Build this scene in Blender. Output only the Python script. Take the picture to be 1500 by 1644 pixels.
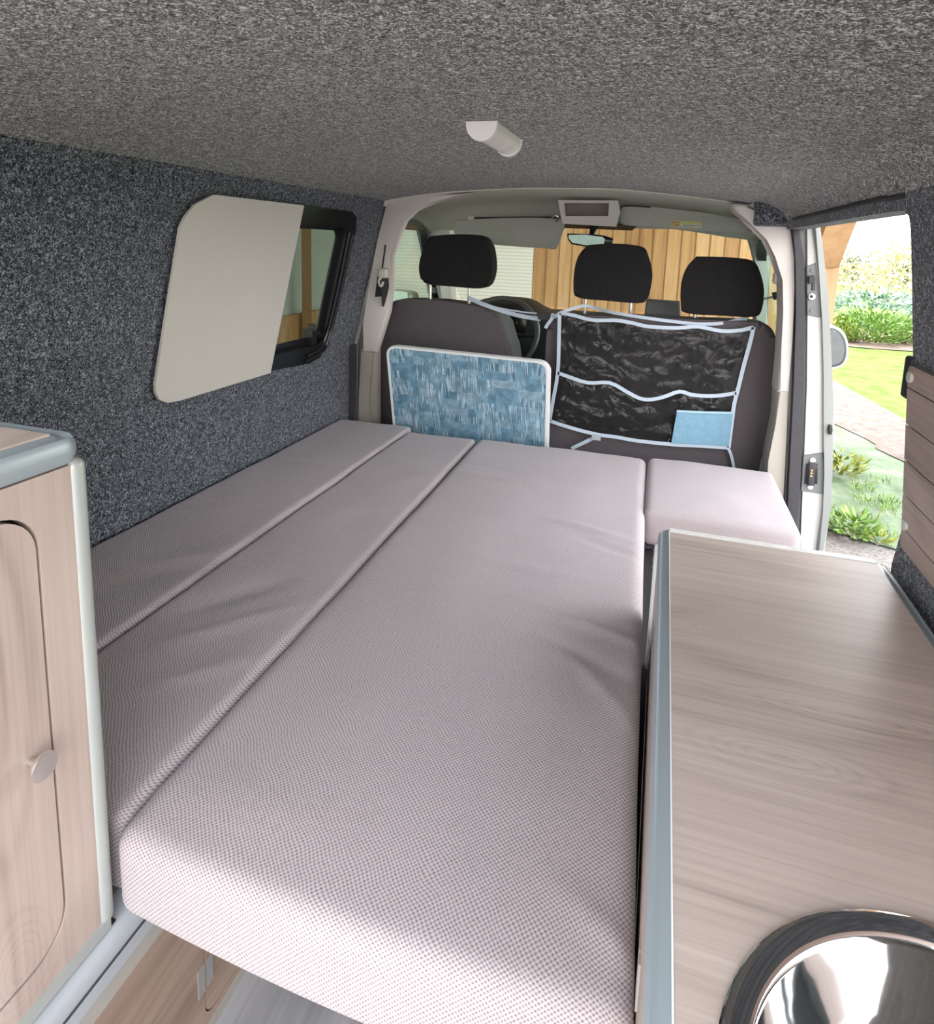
import bpy, bmesh, math, random
from mathutils import Vector, Matrix, noise
C = bpy.context.scene
for o in list(bpy.data.objects): bpy.data.objects.remove(o)
col = C.collection
R = math.radians
# ------------------------------------------------------------------ camera
CZ = 1.235
FP, XP, YP = 1020.245, 750.0, 548.69
def _rot(y, p, r):
    f = Vector((math.sin(y)*math.cos(p), math.cos(y)*math.cos(p), math.sin(p)))
    r0 = f.cross(Vector((0, 0, 1))).normalized(); u0 = r0.cross(f)
    rr = math.cos(r)*r0 + math.sin(r)*u0
    return rr, rr.cross(f), f
RR, UU, FF = _rot(-0.29740339, -0.15458096, 0.0313391)
cam = bpy.data.objects.new('camera', bpy.data.cameras.new('camera')); col.objects.link(cam)
cam.matrix_world = Matrix(((RR.x, UU.x, -FF.x, 0), (RR.y, UU.y, -FF.y, 0), (RR.z, UU.z, -FF.z, CZ), (0, 0, 0, 1)))
cam.data.sensor_fit = 'HORIZONTAL'; cam.data.sensor_width = 36
cam.data.lens = 36*FP/1500; cam.data.shift_y = -(822-YP)/1500
cam.data.clip_start = .02; cam.data.clip_end = 300
C.camera = cam
# ------------------------------------------------------------------ world, sun, exposure
WORLD = 2.1; SUN = .8; EXPO = 1.80
w = bpy.data.worlds.new('overcast_sky'); C.world = w; w.use_nodes = True
wn = w.node_tree.nodes; wl = w.node_tree.links
bg = wn['Background']; bg.inputs['Strength'].default_value = WORLD
tc = wn.new('ShaderNodeTexCoord'); sx = wn.new('ShaderNodeSeparateXYZ'); rp = wn.new('ShaderNodeValToRGB')
wl.new(tc.outputs['Generated'], sx.inputs[0]); wl.new(sx.outputs['Z'], rp.inputs[0]); wl.new(rp.outputs[0], bg.inputs[0])
rp.color_ramp.elements[0].color = (1, .965, .90, 1); rp.color_ramp.elements[0].position = 0
rp.color_ramp.elements[1].color = (.90, .93, 1, 1); rp.color_ramp.elements[1].position = .6
sl = bpy.data.lights.new('sun', 'SUN'); sl.energy = SUN; sl.angle = R(3); sl.color = (1, .95, .85)
so = bpy.data.objects.new('sun', sl); col.objects.link(so)
so.rotation_euler = Vector((.42, -.30, -.86)).to_track_quat('-Z', 'Y').to_euler()
vs = C.view_settings; vs.view_transform = 'Standard'; vs.look = 'None'; vs.gamma = 1; vs.use_curve_mapping = False
vs.exposure = EXPO

# ------------------------------------------------------------------ helpers
def at(x, y, X=None, Y=None, Z=None):
    d = RR*((x-XP)/FP) - UU*((y-YP)/FP) + FF
    if X is not None: t = X/d.x
    elif Y is not None: t = Y/d.y
    else: t = (Z-CZ)/d.z
    return Vector((d.x*t, d.y*t, CZ+d.z*t))
def atp(x, y, P, N):
    d = RR*((x-XP)/FP) - UU*((y-YP)/FP) + FF; c = Vector((0, 0, CZ))
    return c + d*((P-c).dot(N)/d.dot(N))

def newmat(name):
    m = bpy.data.materials.new(name); m.use_nodes = True
    nt = m.node_tree; b = nt.nodes['Principled BSDF']
    return m, nt, b
def N(nt, t, **k):
    n = nt.nodes.new('ShaderNode'+t)
    for a, v in k.items():
        if a.startswith('i_'):
            key = a[2:]
            n.inputs[int(key) if key.isdigit() else key].default_value = v
        else: setattr(n, a, v)
    return n
def ramp(nt, src, stops):
    r = N(nt, 'ValToRGB'); e = r.color_ramp.elements
    while len(e) < len(stops): e.new(.5)
    for q, (p, c) in zip(e, stops): q.position = p; q.color = (c[0], c[1], c[2], 1)
    nt.links.new(src, r.inputs[0]); return r
def coords(nt, scale=(1, 1, 1), rot=(0, 0, 0)):
    t = N(nt, 'TexCoord'); m = N(nt, 'Mapping'); m.inputs['Scale'].default_value = scale; m.inputs['Rotation'].default_value = rot
    nt.links.new(t.outputs['Object'], m.inputs[0]); return m.outputs[0]
def noi(nt, vec, scale, detail=2, rough=.5, dist=0):
    n = N(nt, 'TexNoise'); n.inputs['Scale'].default_value = scale; n.inputs['Detail'].default_value = detail
    n.inputs['Roughness'].default_value = rough; n.inputs['Distortion'].default_value = dist
    nt.links.new(vec, n.inputs['Vector']); return n.outputs['Fac']
def bump(nt, b, h, strength, dist):
    u = N(nt, 'Bump'); u.inputs['Strength'].default_value = strength; u.inputs['Distance'].default_value = dist
    nt.links.new(h, u.inputs['Height']); nt.links.new(u.outputs[0], b.inputs['Normal']); return u
def plain(name, c, rough=.6, metal=0, var=.06, vscale=30, bmp=0, spec=.5, emit=None):
    m, nt, b = newmat(name)
    b.inputs['Roughness'].default_value = rough; b.inputs['Metallic'].default_value = metal
    b.inputs['Specular IOR Level'].default_value = spec
    v = coords(nt); f = noi(nt, v, vscale, 3)
    r = ramp(nt, f, [(.3, [q*(1-var) for q in c]), (.7, [min(1, q*(1+var)) for q in c])])
    nt.links.new(r.outputs[0], b.inputs['Base Color'])
    if bmp: bump(nt, b, noi(nt, v, vscale*12, 2), .3, bmp)
    if emit: b.inputs['Emission Color'].default_value = (*c, 1); b.inputs['Emission Strength'].default_value = emit
    return m
def carpet(name, k=1.0):
    m, nt, b = newmat(name); b.inputs['Roughness'].default_value = .95; b.inputs['Specular IOR Level'].default_value = .15
    v = coords(nt); big = noi(nt, v, 150, 2.5, .62, 1.8); sm = noi(nt, coords(nt, (1, 1, 1), (.4, .7, .2)), 300, 2, .6, 2.0)
    mx = N(nt, 'Mix'); mx.data_type = 'FLOAT'; mx.inputs[0].default_value = .4
    nt.links.new(big, mx.inputs[2]); nt.links.new(sm, mx.inputs[3])
    r = ramp(nt, mx.outputs[0], [(.38, (.014, .0145, .015)), (.46, (.075, .076, .076)), (.53, (.27, .27, .27)), (.60, (.78, .78, .77))])
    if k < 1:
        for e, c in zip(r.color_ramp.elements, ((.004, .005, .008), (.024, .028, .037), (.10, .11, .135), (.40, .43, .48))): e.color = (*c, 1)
    nt.links.new(r.outputs[0], b.inputs['Base Color']); bump(nt, b, mx.outputs[0], .6, .002)
    b.inputs['Sheen Weight'].default_value = .15
    return m
def weave(name, c1, c2, k=560, bs=.5):
    m, nt, b = newmat(name); b.inputs['Roughness'].default_value = .9; b.inputs['Specular IOR Level'].default_value = .2
    t = N(nt, 'TexCoord'); s = N(nt, 'SeparateXYZ'); nt.links.new(t.outputs['Object'], s.inputs[0])
    def mth(op, a, bb=None):
        n = N(nt, 'Math', operation=op)
        if isinstance(a, (int, float)): n.inputs[0].default_value = a
        else: nt.links.new(a, n.inputs[0])
        if bb is not None:
            if isinstance(bb, (int, float)): n.inputs[1].default_value = bb
            else: nt.links.new(bb, n.inputs[1])
        return n.outputs[0]
    wob = mth('MULTIPLY', noi(nt, t.outputs['Object'], 14, 2), .012)
    U = mth('ADD', s.outputs['X'], wob); V = mth('ADD', mth('ADD', s.outputs['Y'], s.outputs['Z']), wob)
    h = mth('MULTIPLY', mth('SINE', mth('MULTIPLY', U, k)), mth('SINE', mth('MULTIPLY', V, k)))
    h = mth('ADD', mth('MULTIPLY', h, .5), .5)
    n2 = noi(nt, t.outputs['Object'], 320, 2, .7)
    h2 = mth('ADD', mth('MULTIPLY', h, .62), mth('MULTIPLY', n2, .38))
    r = ramp(nt, h2, [(.18, c1), (.62, c2)])
    nt.links.new(r.outputs[0], b.inputs['Base Color']); bump(nt, b, h2, bs, .0012)
    b.inputs['Sheen Weight'].default_value = .2
    return m
def wood(name, c_lo, c_hi, axis=0, scale=1.0, streak=.5, rough=.42, cath=1.0, knots=()):
    """laminate with grain running along the given axis; knots = (x, y, z, half widths, strength)"""
    m, nt, b = newmat(name); b.inputs['Roughness'].default_value = rough
    def mth(op, *q):
        n = N(nt, 'Math', operation=op)
        for i, a in enumerate(q):
            if isinstance(a, (int, float)): n.inputs[i].default_value = a
            else: nt.links.new(a, n.inputs[i])
        return n.outputs[0]
    def sc(across, along): t = [across*scale]*3; t[axis] = along*scale; return coords(nt, t)
    a = noi(nt, sc(8, .8), 1.0, 4, .55, .3)
    st = noi(nt, sc(170, 3.0), 1.0, 3, .6)
    base = noi(nt, sc(4.2, .9), 1.0, 1.2, .35, .8)
    for kx, ky, kz, wx, wy, wz, am in knots:
        t = N(nt, 'TexCoord'); mp = N(nt, 'Mapping'); mp.inputs['Location'].default_value = (-kx/wx, -ky/wy, -kz/wz); mp.inputs['Scale'].default_value = (1/wx, 1/wy, 1/wz)
        nt.links.new(t.outputs['Object'], mp.inputs[0]); ln = N(nt, 'VectorMath', operation='LENGTH'); nt.links.new(mp.outputs[0], ln.inputs[0])
        g = mth('MULTIPLY', mth('POWER', 2.718, mth('MULTIPLY', mth('POWER', ln.outputs['Value'], 2.0), -1.0)), am)
        base = mth('ADD', base, g)
    line = mth('POWER', mth('ABSOLUTE', mth('SINE', mth('MULTIPLY', base, 34))), 5.0)
    mask = N(nt, 'MapRange'); nt.links.new(noi(nt, sc(3.0, .8), 1.3, 1, .4), mask.inputs[0]); mask.inputs[1].default_value = .42; mask.inputs[2].default_value = .62
    for kx, ky, kz, wx, wy, wz, am in knots[:0]: pass
    lm = mth('MULTIPLY', line, mth('MULTIPLY_ADD', mask.outputs[0], .75, .25))
    v = mth('MULTIPLY_ADD', st, streak*.55, mth('MULTIPLY', a, 1-streak*.55))
    v = mth('SUBTRACT', v, mth('MULTIPLY', lm, .16*cath))
    r = ramp(nt, v, [(.26, [q*.70 for q in c_lo]), (.40, c_lo), (.62, c_hi)])
    nt.links.new(r.outputs[0], b.inputs['Base Color']); bump(nt, b, st, .08, .0006)
    return m

def obj(name, bm, m, parent=None, smooth=True, base=None):
    me = bpy.data.meshes.new(name); bmesh.ops.recalc_face_normals(bm, faces=bm.faces)
    bm.to_mesh(me); bm.free()
    if smooth:
        for p in me.polygons: p.use_smooth = True
        try: me.set_sharp_from_angle(angle=R(38))
        except Exception: pass
    if isinstance(m, (list, tuple)):
        for q in m: me.materials.append(q)
    elif m: me.materials.append(m)
    o = bpy.data.objects.new(name, me); col.objects.link(o)
    if parent is not None:
        o.parent = parent
        l = Vector(parent.location)
        if parent.parent is not None: l = l + Vector(parent.parent.location)
        if l.length: me.transform(Matrix.Translation(-l))
    elif base is not None:
        me.transform(Matrix.Translation(-Vector(base))); o.location = base
    return o
def tag(o, label=None, cat=None, group=None, kind=None):
    if label: o['label'] = label
    if cat: o['category'] = cat
    if group: o['group'] = group
    if kind: o['kind'] = kind
    return o
def thing(name, loc, label, cat, group=None, kind=None):
    o = bpy.data.objects.new(name, None); o.empty_display_size = .05; col.objects.link(o); o.location = loc
    return tag(o, label, cat, group, kind)
def BM(): return bmesh.new()
def bevel(bm, off, seg=3, ang=30):
    es = [e for e in bm.edges if len(e.link_faces) == 2 and e.calc_face_angle(0) > R(ang)]
    bmesh.ops.bevel(bm, geom=es, offset=off, segments=seg, profile=.5, affect='EDGES', clamp_overlap=True)
    return bm
def box(bm, x0, x1, y0, y1, z0, z1, mi=0):
    vs_ = [bm.verts.new((x, y, z)) for x in (x0, x1) for y in (y0, y1) for z in (z0, z1)]
    for f in ((0, 1, 3, 2), (4, 6, 7, 5), (0, 4, 5, 1), (2, 3, 7, 6), (0, 2, 6, 4), (1, 5, 7, 3)):
        q = bm.faces.new([vs_[i] for i in f]); q.material_index = mi
    return bm
def bbox(x0, x1, y0, y1, z0, z1, b=.004, seg=2):
    bm = box(BM(), x0, x1, y0, y1, z0, z1); return bevel(bm, b, seg) if b else bm
def mergein(bm, other):
    me = bpy.data.meshes.new('t'); other.to_mesh(me); other.free(); bm.from_mesh(me); bpy.data.meshes.remove(me); return bm
def softbox(x0, x1, y0, y1, z0, z1, r, nx, ny, nz, disp=None):
    def ax(a, b, n):
        rr = min(r, (b-a)*.499); k = 5
        l = [a+rr*(1-math.cos(i*math.pi/2/k)) for i in range(k+1)]
        mid = [a+rr+(b-a-2*rr)*i/n for i in range(1, n)]
        return l+mid+[b-(q-a) for q in reversed(l)]
    xs, ys, zs = ax(x0, x1, nx), ax(y0, y1, ny), ax(z0, z1, nz)
    bm = BM(); cache = {}
    lo = Vector((x0, y0, z0)); hi = Vector((x1, y1, z1))
    def v(i, j, k):
        key = (i, j, k)
        if key not in cache:
            p = Vector((xs[i], ys[j], zs[k]))
            q = Vector([min(max(p[a], lo[a]+min(r, (hi[a]-lo[a])*.499)), hi[a]-min(r, (hi[a]-lo[a])*.499)) for a in range(3)])
            d = p-q
            if d.length > 1e-9:
                m_ = max(abs(t) for t in d); 
                p = q + d.normalized()*m_
            cache[key] = bm.verts.new(disp(p) if disp else p)
        return cache[key]
    I, J, K = len(xs)-1, len(ys)-1, len(zs)-1
    for i in range(I):
        for j in range(J):
            for k in (0, K): bm.faces.new((v(i, j, k), v(i+1, j, k), v(i+1, j+1, k), v(i, j+1, k)))
    for i in range(I):
        for k in range(K):
            for j in (0, J): bm.faces.new((v(i, j, k), v(i+1, j, k), v(i+1, j, k+1), v(i, j, k+1)))
    for j in range(J):
        for k in range(K):
            for i in (0, I): bm.faces.new((v(i, j, k), v(i, j+1, k), v(i, j+1, k+1), v(i, j, k+1)))
    return bm
def rrect(a0, a1, b0, b1, r, n=6):
    """rounded rectangle outline; r a number or four radii (lo-lo, hi-lo, hi-hi, lo-hi)"""
    rs = [r]*4 if isinstance(r, (int, float)) else r
    cs = [(a0, b0, 180), (a1, b0, 270), (a1, b1, 0), (a0, b1, 90)]; out = []
    for (ca, cb, a), q in zip(cs, rs):
        x = ca + (q if ca == a0 else -q); y = cb + (q if cb == b0 else -q)
        if q <= 1e-6: out.append((ca, cb)); continue
        for i in range(n+1):
            t = R(a+90*i/n); out.append((x+q*math.cos(t), y+q*math.sin(t)))
    return out
def plate(outer, holes, fmap, t0, t1, cuts=None):
    """flat outline with holes, cut along cuts=[(axis, value)], mapped by fmap(a, b, t) for t0 and t1 and closed all round"""
    bm = BM(); loops = []
    for lp in [outer]+list(holes):
        vs_ = [bm.verts.new((a, b, 0)) for a, b in lp]
        for i in range(len(vs_)): bm.edges.new((vs_[i], vs_[(i+1) % len(vs_)]))
    bmesh.ops.triangle_fill(bm, use_beauty=True, use_dissolve=False, edges=bm.edges[:], normal=(0, 0, 1))
    for axis, val in (cuts or []):
        co = [0, 0, 0]; no = [0, 0, 0]; co[axis] = val; no[axis] = 1
        bmesh.ops.bisect_plane(bm, geom=bm.verts[:]+bm.edges[:]+bm.faces[:], plane_co=co, plane_no=no)
    vs_ = bm.verts[:]; ab = [(q.co.x, q.co.y) for q in vs_]; idx = {q: i for i, q in enumerate(vs_)}
    faces = [[idx[q] for q in f.verts] for f in bm.faces]
    bnd = [[idx[q] for q in e.verts] for e in bm.edges if len(e.link_faces) == 1]
    bm.free(); bm = BM()
    A = [bm.verts.new(fmap(a, b, t0)) for a, b in ab]; B = [bm.verts.new(fmap(a, b, t1)) for a, b in ab]
    for f in faces:
        bm.faces.new([A[i] for i in f]); bm.faces.new([B[i] for i in reversed(f)])
    for i, j in bnd:
        try: bm.faces.new((A[i], A[j], B[j], B[i]))
        except ValueError: pass
    return bm
XZ = lambda a, b, t: Vector((a, t, b))
YZ = lambda a, b, t: Vector((t, a, b))
XY = lambda a, b, t: Vector((a, b, t))
def tube(pts, r, n=8, cap=True, bm=None, sy=1.0):
    bm = bm or BM(); pts = [Vector(p) for p in pts]; rings = []
    rs = r if isinstance(r, (list, tuple)) else [r]*len(pts)
    up = None
    for i, p in enumerate(pts):
        d = (pts[min(i+1, len(pts)-1)]-pts[max(i-1, 0)]).normalized()
        if up is None:
            up = Vector((0, 0, 1)) if abs(d.z) < .9 else Vector((1, 0, 0))
        a = d.cross(up).normalized(); b_ = a.cross(d).normalized(); up = b_
        rings.append([bm.verts.new(p + a*math.cos(2*math.pi*k/n)*rs[i] + b_*math.sin(2*math.pi*k/n)*rs[i]*sy) for k in range(n)])
    for q, w_ in zip(rings, rings[1:]):
        for k in range(n): bm.faces.new((q[k], q[(k+1) % n], w_[(k+1) % n], w_[k]))
    if cap: bm.faces.new(rings[0]); bm.faces.new(rings[-1])
    return bm
def ribbon(pts, width, thick, wdir=None, bm=None):
    """flat strap through pts; wdir: list of width directions or None (perpendicular in XZ)"""
    bm = bm or BM(); pts = [Vector(p) for p in pts]; rings = []
    for i, p in enumerate(pts):
        d = (pts[min(i+1, len(pts)-1)]-pts[max(i-1, 0)]).normalized()
        wd = wdir if wdir is not None else Vector((-d.z, 0, d.x))
        wd = (wd - d*wd.dot(d)).normalized(); nn = d.cross(wd).normalized()
        a, b_ = wd*width/2, nn*thick/2
        rings.append([bm.verts.new(p+a+b_), bm.verts.new(p-a+b_), bm.verts.new(p-a-b_), bm.verts.new(p+a-b_)])
    for q, w_ in zip(rings, rings[1:]):
        for k in range(4): bm.faces.new((q[k], q[(k+1) % 4], w_[(k+1) % 4], w_[k]))
    bm.faces.new(rings[0]); bm.faces.new(rings[-1]); return bm
def smooth_pts(pts, n=4):
    pts = [Vector(p) for p in pts]; out = []
    for i in range(len(pts)-1):
        p0 = pts[max(i-1, 0)]; p1 = pts[i]; p2 = pts[i+1]; p3 = pts[min(i+2, len(pts)-1)]
        for k in range(n):
            t = k/n
            out.append(.5*((2*p1)+(p2-p0)*t+(2*p0-5*p1+4*p2-p3)*t*t+(3*p1-p0-3*p2+p3)*t**3))
    return out+[pts[-1]]
def lathe(profile, n=48, M=None, bm=None, close=False):
    bm = bm or BM(); rings = []
    M = M or Matrix.Identity(4)
    for r, z in profile:
        if r < 1e-6: rings.append([bm.verts.new(M@Vector((0, 0, z)))])
        else: rings.append([bm.verts.new(M@Vector((r*math.cos(2*math.pi*k/n), r*math.sin(2*math.pi*k/n), z))) for k in range(n)])
    for q, w_ in zip(rings, rings[1:]):
        for k in range(n):
            a = [q[k % len(q)], q[(k+1) % len(q)], w_[(k+1) % len(w_)], w_[k % len(w_)]]
            a = list(dict.fromkeys(a))
            if len(a) > 2: bm.faces.new(a)
    return bm
def slab(pts2, y0, y1, r, seg=4, ang=30):
    """rounded cushion-like slab: outline in XZ between y0 and y1"""
    bm = BM()
    A = [bm.verts.new((a, y0, b)) for a, b in pts2]; B = [bm.verts.new((a, y1, b)) for a, b in pts2]
    bm.faces.new(A); bm.faces.new(list(reversed(B)))
    n = len(A)
    for i in range(n): bm.faces.new((A[i], A[(i+1) % n], B[(i+1) % n], B[i]))
    es = [e for e in bm.edges if all(abs(v_.co.y-y0) < 1e-6 for v_ in e.verts) or all(abs(v_.co.y-y1) < 1e-6 for v_ in e.verts)]
    bmesh.ops.bevel(bm, geom=es, offset=r, segments=seg, profile=.5, affect='EDGES', clamp_overlap=True)
    return bm
def chain2(pts, n=4):
    return [(p.x, p.y) for p in smooth_pts([Vector((a, b, 0)) for a, b in pts], n)]
def grid(fn, nu, nv, bm=None):
    bm = bm or BM(); g = [[bm.verts.new(fn(i/nu, j/nv)) for j in range(nv+1)] for i in range(nu+1)]
    for i in range(nu):
        for j in range(nv): bm.faces.new((g[i][j], g[i+1][j], g[i+1][j+1], g[i][j+1]))
    return bm
def thicken(bm, d):
    bmesh.ops.recalc_face_normals(bm, faces=bm.faces)
    bmesh.ops.solidify(bm, geom=bm.faces[:], thickness=d); return bm
def cyl(p0, p1, r, n=20, b=0):
    bm = tube([p0, p1], r, n)
    if b: bevel(bm, b, 2, 50)
    return bm

# ------------------------------------------------------------------ materials
m_carpet = carpet('grey_carpet')
m_carpet2 = carpet('shaded_grey_carpet', .50)  # same carpet as the ceiling, the walls' cool shade put into its colour
m_fabric = weave('mauve_weave', (.205, .168, .180), (.53, .476, .49), 1000)
m_fabric2 = weave('mauve_weave_far', (.255, .215, .228), (.49, .435, .445), 1000, .4)
PK_LO, PK_HI = (.41, .325, .285), (.52, .435, .39)
m_top = wood('worktop_laminate', (.47, .39, .345), (.60, .515, .46), 0, 1.0, .8, .34, .8, [(-.06, .20, -.03+.055, .075, .020, .4, .45), (.04, .30, .025, .10, .018, .4, .40), (-.105, .43, .025, .02, .008, .4, .5)])
m_cab = wood('cabinet_laminate', PK_LO, PK_HI, 2, 1.0, .6, .4, 1.0, [(.30, .305, .075, .4, .030, .045, .55), (.30, .30, .40, .4, .035, .26, .22)])
m_cabtop = wood('cabinet_top_laminate', (.55, .45, .38), (.72, .62, .54), 1, 1.0, .6, .3)
m_bench = wood('bench_laminate', (.30, .215, .165), (.41, .305, .24), 1, 1.2, .6, .45)
m_board = wood('cladding_board', (.34, .255, .22), (.48, .375, .33), 1, 1.0, .6, .5)
m_floor = wood('floor_vinyl', (.34, .34, .35), (.52, .51, .51), 1, .8, .4, .5)
m_alu = plain('satin_aluminium', (.42, .45, .435), .38, .25, .03, 3)
m_alub = plain('blue_grey_aluminium', (.36, .42, .455), .38, .25, .03, 3)
m_rail = plain('pale_rail', (.46, .50, .535), .38, .25, .03, 3)
m_beige = plain('beige_strip', (.42, .40, .37), .5, .1, .03, 8)
m_chrome = plain('polished_steel', (.78, .77, .76), .045, 1, .02, 4)
m_nickel = plain('brushed_nickel', (.70, .66, .62), .3, .95, .03, 20)
m_cream = plain('cream_board', (.60, .575, .53), .45, 0, .02, 4)
m_black = plain('black_plastic', (.012, .012, .014), .25, 0, .1, 20)
m_blackm = plain('matt_black_plastic', (.018, .018, .02), .6, 0, .1, 30)
m_gap = plain('dark_gap', (.02, .013, .012), .9)
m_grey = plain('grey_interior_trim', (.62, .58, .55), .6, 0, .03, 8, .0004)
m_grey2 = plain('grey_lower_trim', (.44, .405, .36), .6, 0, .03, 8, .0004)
m_head = plain('headliner_cloth', (.62, .60, .54), .9, 0, .04, 60, .0004)
m_visor = plain('visor_vinyl', (.44, .45, .41), .8, 0, .03, 40)
m_seat = plain('charcoal_seat_cloth', (.115, .100, .108), .92, 0, .16, 260, .0006, .2)
m_seatside = plain('grey_seat_side', (.14, .145, .148), .9, 0, .08, 200, .0004, .2)
m_hr = plain('black_headrest_cloth', (.017, .016, .017), .93, 0, .3, 240, .0006, .2)
m_white = plain('white_paint', (.60, .60, .58), .25, 0, .01, 3)
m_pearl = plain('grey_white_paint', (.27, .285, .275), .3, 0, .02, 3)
m_jambgrey = plain('jamb_grey', (.17, .175, .18), .5, 0, .05, 20)
m_seal = plain('rubber_seal', (.045, .042, .05), .7, 0, .1, 60)
m_edge = plain('white_edging', (.86, .87, .88), .35, 0, .01, 5)
m_band = plain('pale_blue_binding', (.52, .60, .70), .8, 0, .05, 160)
m_blueg = plain('light_blue_pouch', (.20, .38, .52), .6, 0, .08, 60)
m_dash = plain('dashboard_plastic', (.015, .016, .018), .55, 0, .1, 60, .0004)
m_post = wood('oak_post', (.50, .29, .15), (.70, .44, .25), 2, .5, .5, .6)
m_knob = plain('grey_hinge', (.52, .50, .48), .35, .6, .03, 20)
m_lamp = plain('white_lamp_plastic', (.86, .84, .83), .35, 0, .01, 5)
m_screw = plain('pale_screw_cap', (.55, .56, .52), .3, 0, .02, 10)

def glass(name, tint, gl=.08, rough=.0):
    m, nt, b = newmat(name); nt.nodes.remove(b); out = nt.nodes['Material Output']
    t = N(nt, 'BsdfTransparent'); t.inputs[0].default_value = (*tint, 1)
    g = N(nt, 'BsdfGlossy'); g.inputs['Roughness'].default_value = rough
    f = N(nt, 'LayerWeight'); f.inputs[0].default_value = .5
    mr = N(nt, 'MapRange'); nt.links.new(f.outputs['Fresnel'], mr.inputs[0]); mr.inputs[1].default_value = 0; mr.inputs[2].default_value = 1; mr.inputs[3].default_value = gl*.5; mr.inputs[4].default_value = gl*5
    mx = N(nt, 'MixShader'); nt.links.new(mr.outputs[0], mx.inputs[0]); nt.links.new(t.outputs[0], mx.inputs[1]); nt.links.new(g.outputs[0], mx.inputs[2])
    nt.links.new(mx.outputs[0], out.inputs[0]); return m
m_glass = glass('clear_glass', (.93, .97, .95), .012)
m_tint = glass('tinted_glass', (.55, .62, .58), .02)
m_sideglass = glass('green_side_glass', (.82, .92, .88), .04)

def vinyl():
    m, nt, b = newmat('clear_vinyl'); nt.nodes.remove(b); out = nt.nodes['Material Output']
    v = coords(nt); h = noi(nt, v, 9, 3, .55, 1.6)
    u = N(nt, 'Bump'); u.inputs['Strength'].default_value = .9; u.inputs['Distance'].default_value = .012; nt.links.new(h, u.inputs['Height'])
    t = N(nt, 'BsdfTransparent'); t.inputs[0].default_value = (.80, .80, .80, 1)
    g = N(nt, 'BsdfGlossy'); g.inputs['Roughness'].default_value = .12; g.inputs[0].default_value = (.8, .8, .8, 1); nt.links.new(u.outputs[0], g.inputs['Normal'])
    f = N(nt, 'Fresnel'); f.inputs[0].default_value = 1.5; nt.links.new(u.outputs[0], f.inputs['Normal'])
    mx = N(nt, 'MixShader'); fm = N(nt, 'Math', operation='MULTIPLY'); nt.links.new(f.outputs[0], fm.inputs[0]); fm.inputs[1].default_value = .55
    nt.links.new(fm.outputs[0], mx.inputs[0]); nt.links.new(t.outputs[0], mx.inputs[1]); nt.links.new(g.outputs[0], mx.inputs[2])
    nt.links.new(mx.outputs[0], out.inputs[0]); return m
m_vinyl = vinyl()

def table_pattern():
    m, nt, b = newmat('blue_patchwork_laminate'); b.inputs['Roughness'].default_value = .4
    t = N(nt, 'TexCoord'); s = N(nt, 'SeparateXYZ'); nt.links.new(t.outputs['Object'], s.inputs[0])
    def mth(op, a, bb=None):
        n = N(nt, 'Math', operation=op)
        for i, q in enumerate((a, bb)):
            if q is None: continue
            if isinstance(q, (int, float)): n.inputs[i].default_value = q
            else: nt.links.new(q, n.inputs[i])
        return n.outputs[0]
    wob = noi(nt, t.outputs['Object'], 40, 2); w2 = mth('MULTIPLY', wob, .012)
    fx = mth('ADD', s.outputs['X'], w2); fz = mth('ADD', s.outputs['Z'], w2)
    cz = mth('FLOOR', mth('MULTIPLY', fz, 30)); off = mth('MULTIPLY', mth('SINE', mth('MULTIPLY', cz, 12.9)), .5)
    cx = mth('FLOOR', mth('ADD', mth('MULTIPLY', fx, 32), off))
    cb = N(nt, 'CombineXYZ'); nt.links.new(cx, cb.inputs[0]); nt.links.new(cz, cb.inputs[1])
    wn_ = N(nt, 'TexWhiteNoise', noise_dimensions='2D'); nt.links.new(cb.outputs[0], wn_.inputs['Vector'])
    r = ramp(nt, wn_.outputs['Value'], [(0, (.13, .265, .38)), (.45, (.20, .355, .475)), (1, (.32, .46, .56))])
    sp = noi(nt, t.outputs['Object'], 34, 3, .6)
    mm = N(nt, 'Mix', data_type='RGBA', blend_type='OVERLAY'); mm.inputs[0].default_value = .5
    nt.links.new(r.outputs[0], mm.inputs[6])
    rr_ = ramp(nt, sp, [(.38, (.28, .28, .28)), (.62, (.70, .70, .70))]); nt.links.new(rr_.outputs[0], mm.inputs[7])
    # thin light and dark upright dashes in some of the patches
    ln = N(nt, 'TexNoise'); ln.inputs['Scale'].default_value = 1; ln.inputs['Detail'].default_value = 1
    nt.links.new(coords(nt, (340, 2, 17)), ln.inputs['Vector'])
    mk = mth('GREATER_THAN', wn_.outputs['Color'] if False else mth('FRACT', mth('MULTIPLY', wn_.outputs['Value'], 7.3)), .45)
    hi = mth('MULTIPLY', mth('GREATER_THAN', ln.outputs['Fac'], .585), mk); lo = mth('MULTIPLY', mth('LESS_THAN', ln.outputs['Fac'], .40), mk)
    m1 = N(nt, 'Mix', data_type='RGBA'); nt.links.new(mth('MULTIPLY', hi, .8), m1.inputs[0]); nt.links.new(mm.outputs[2], m1.inputs[6]); m1.inputs[7].default_value = (.62, .76, .84, 1)
    m2 = N(nt, 'Mix', data_type='RGBA'); nt.links.new(mth('MULTIPLY', lo, .8), m2.inputs[0]); nt.links.new(m1.outputs[2], m2.inputs[6]); m2.inputs[7].default_value = (.05, .14, .24, 1)
    nt.links.new(m2.outputs[2], b.inputs['Base Color']); return m
m_table = table_pattern()

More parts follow.
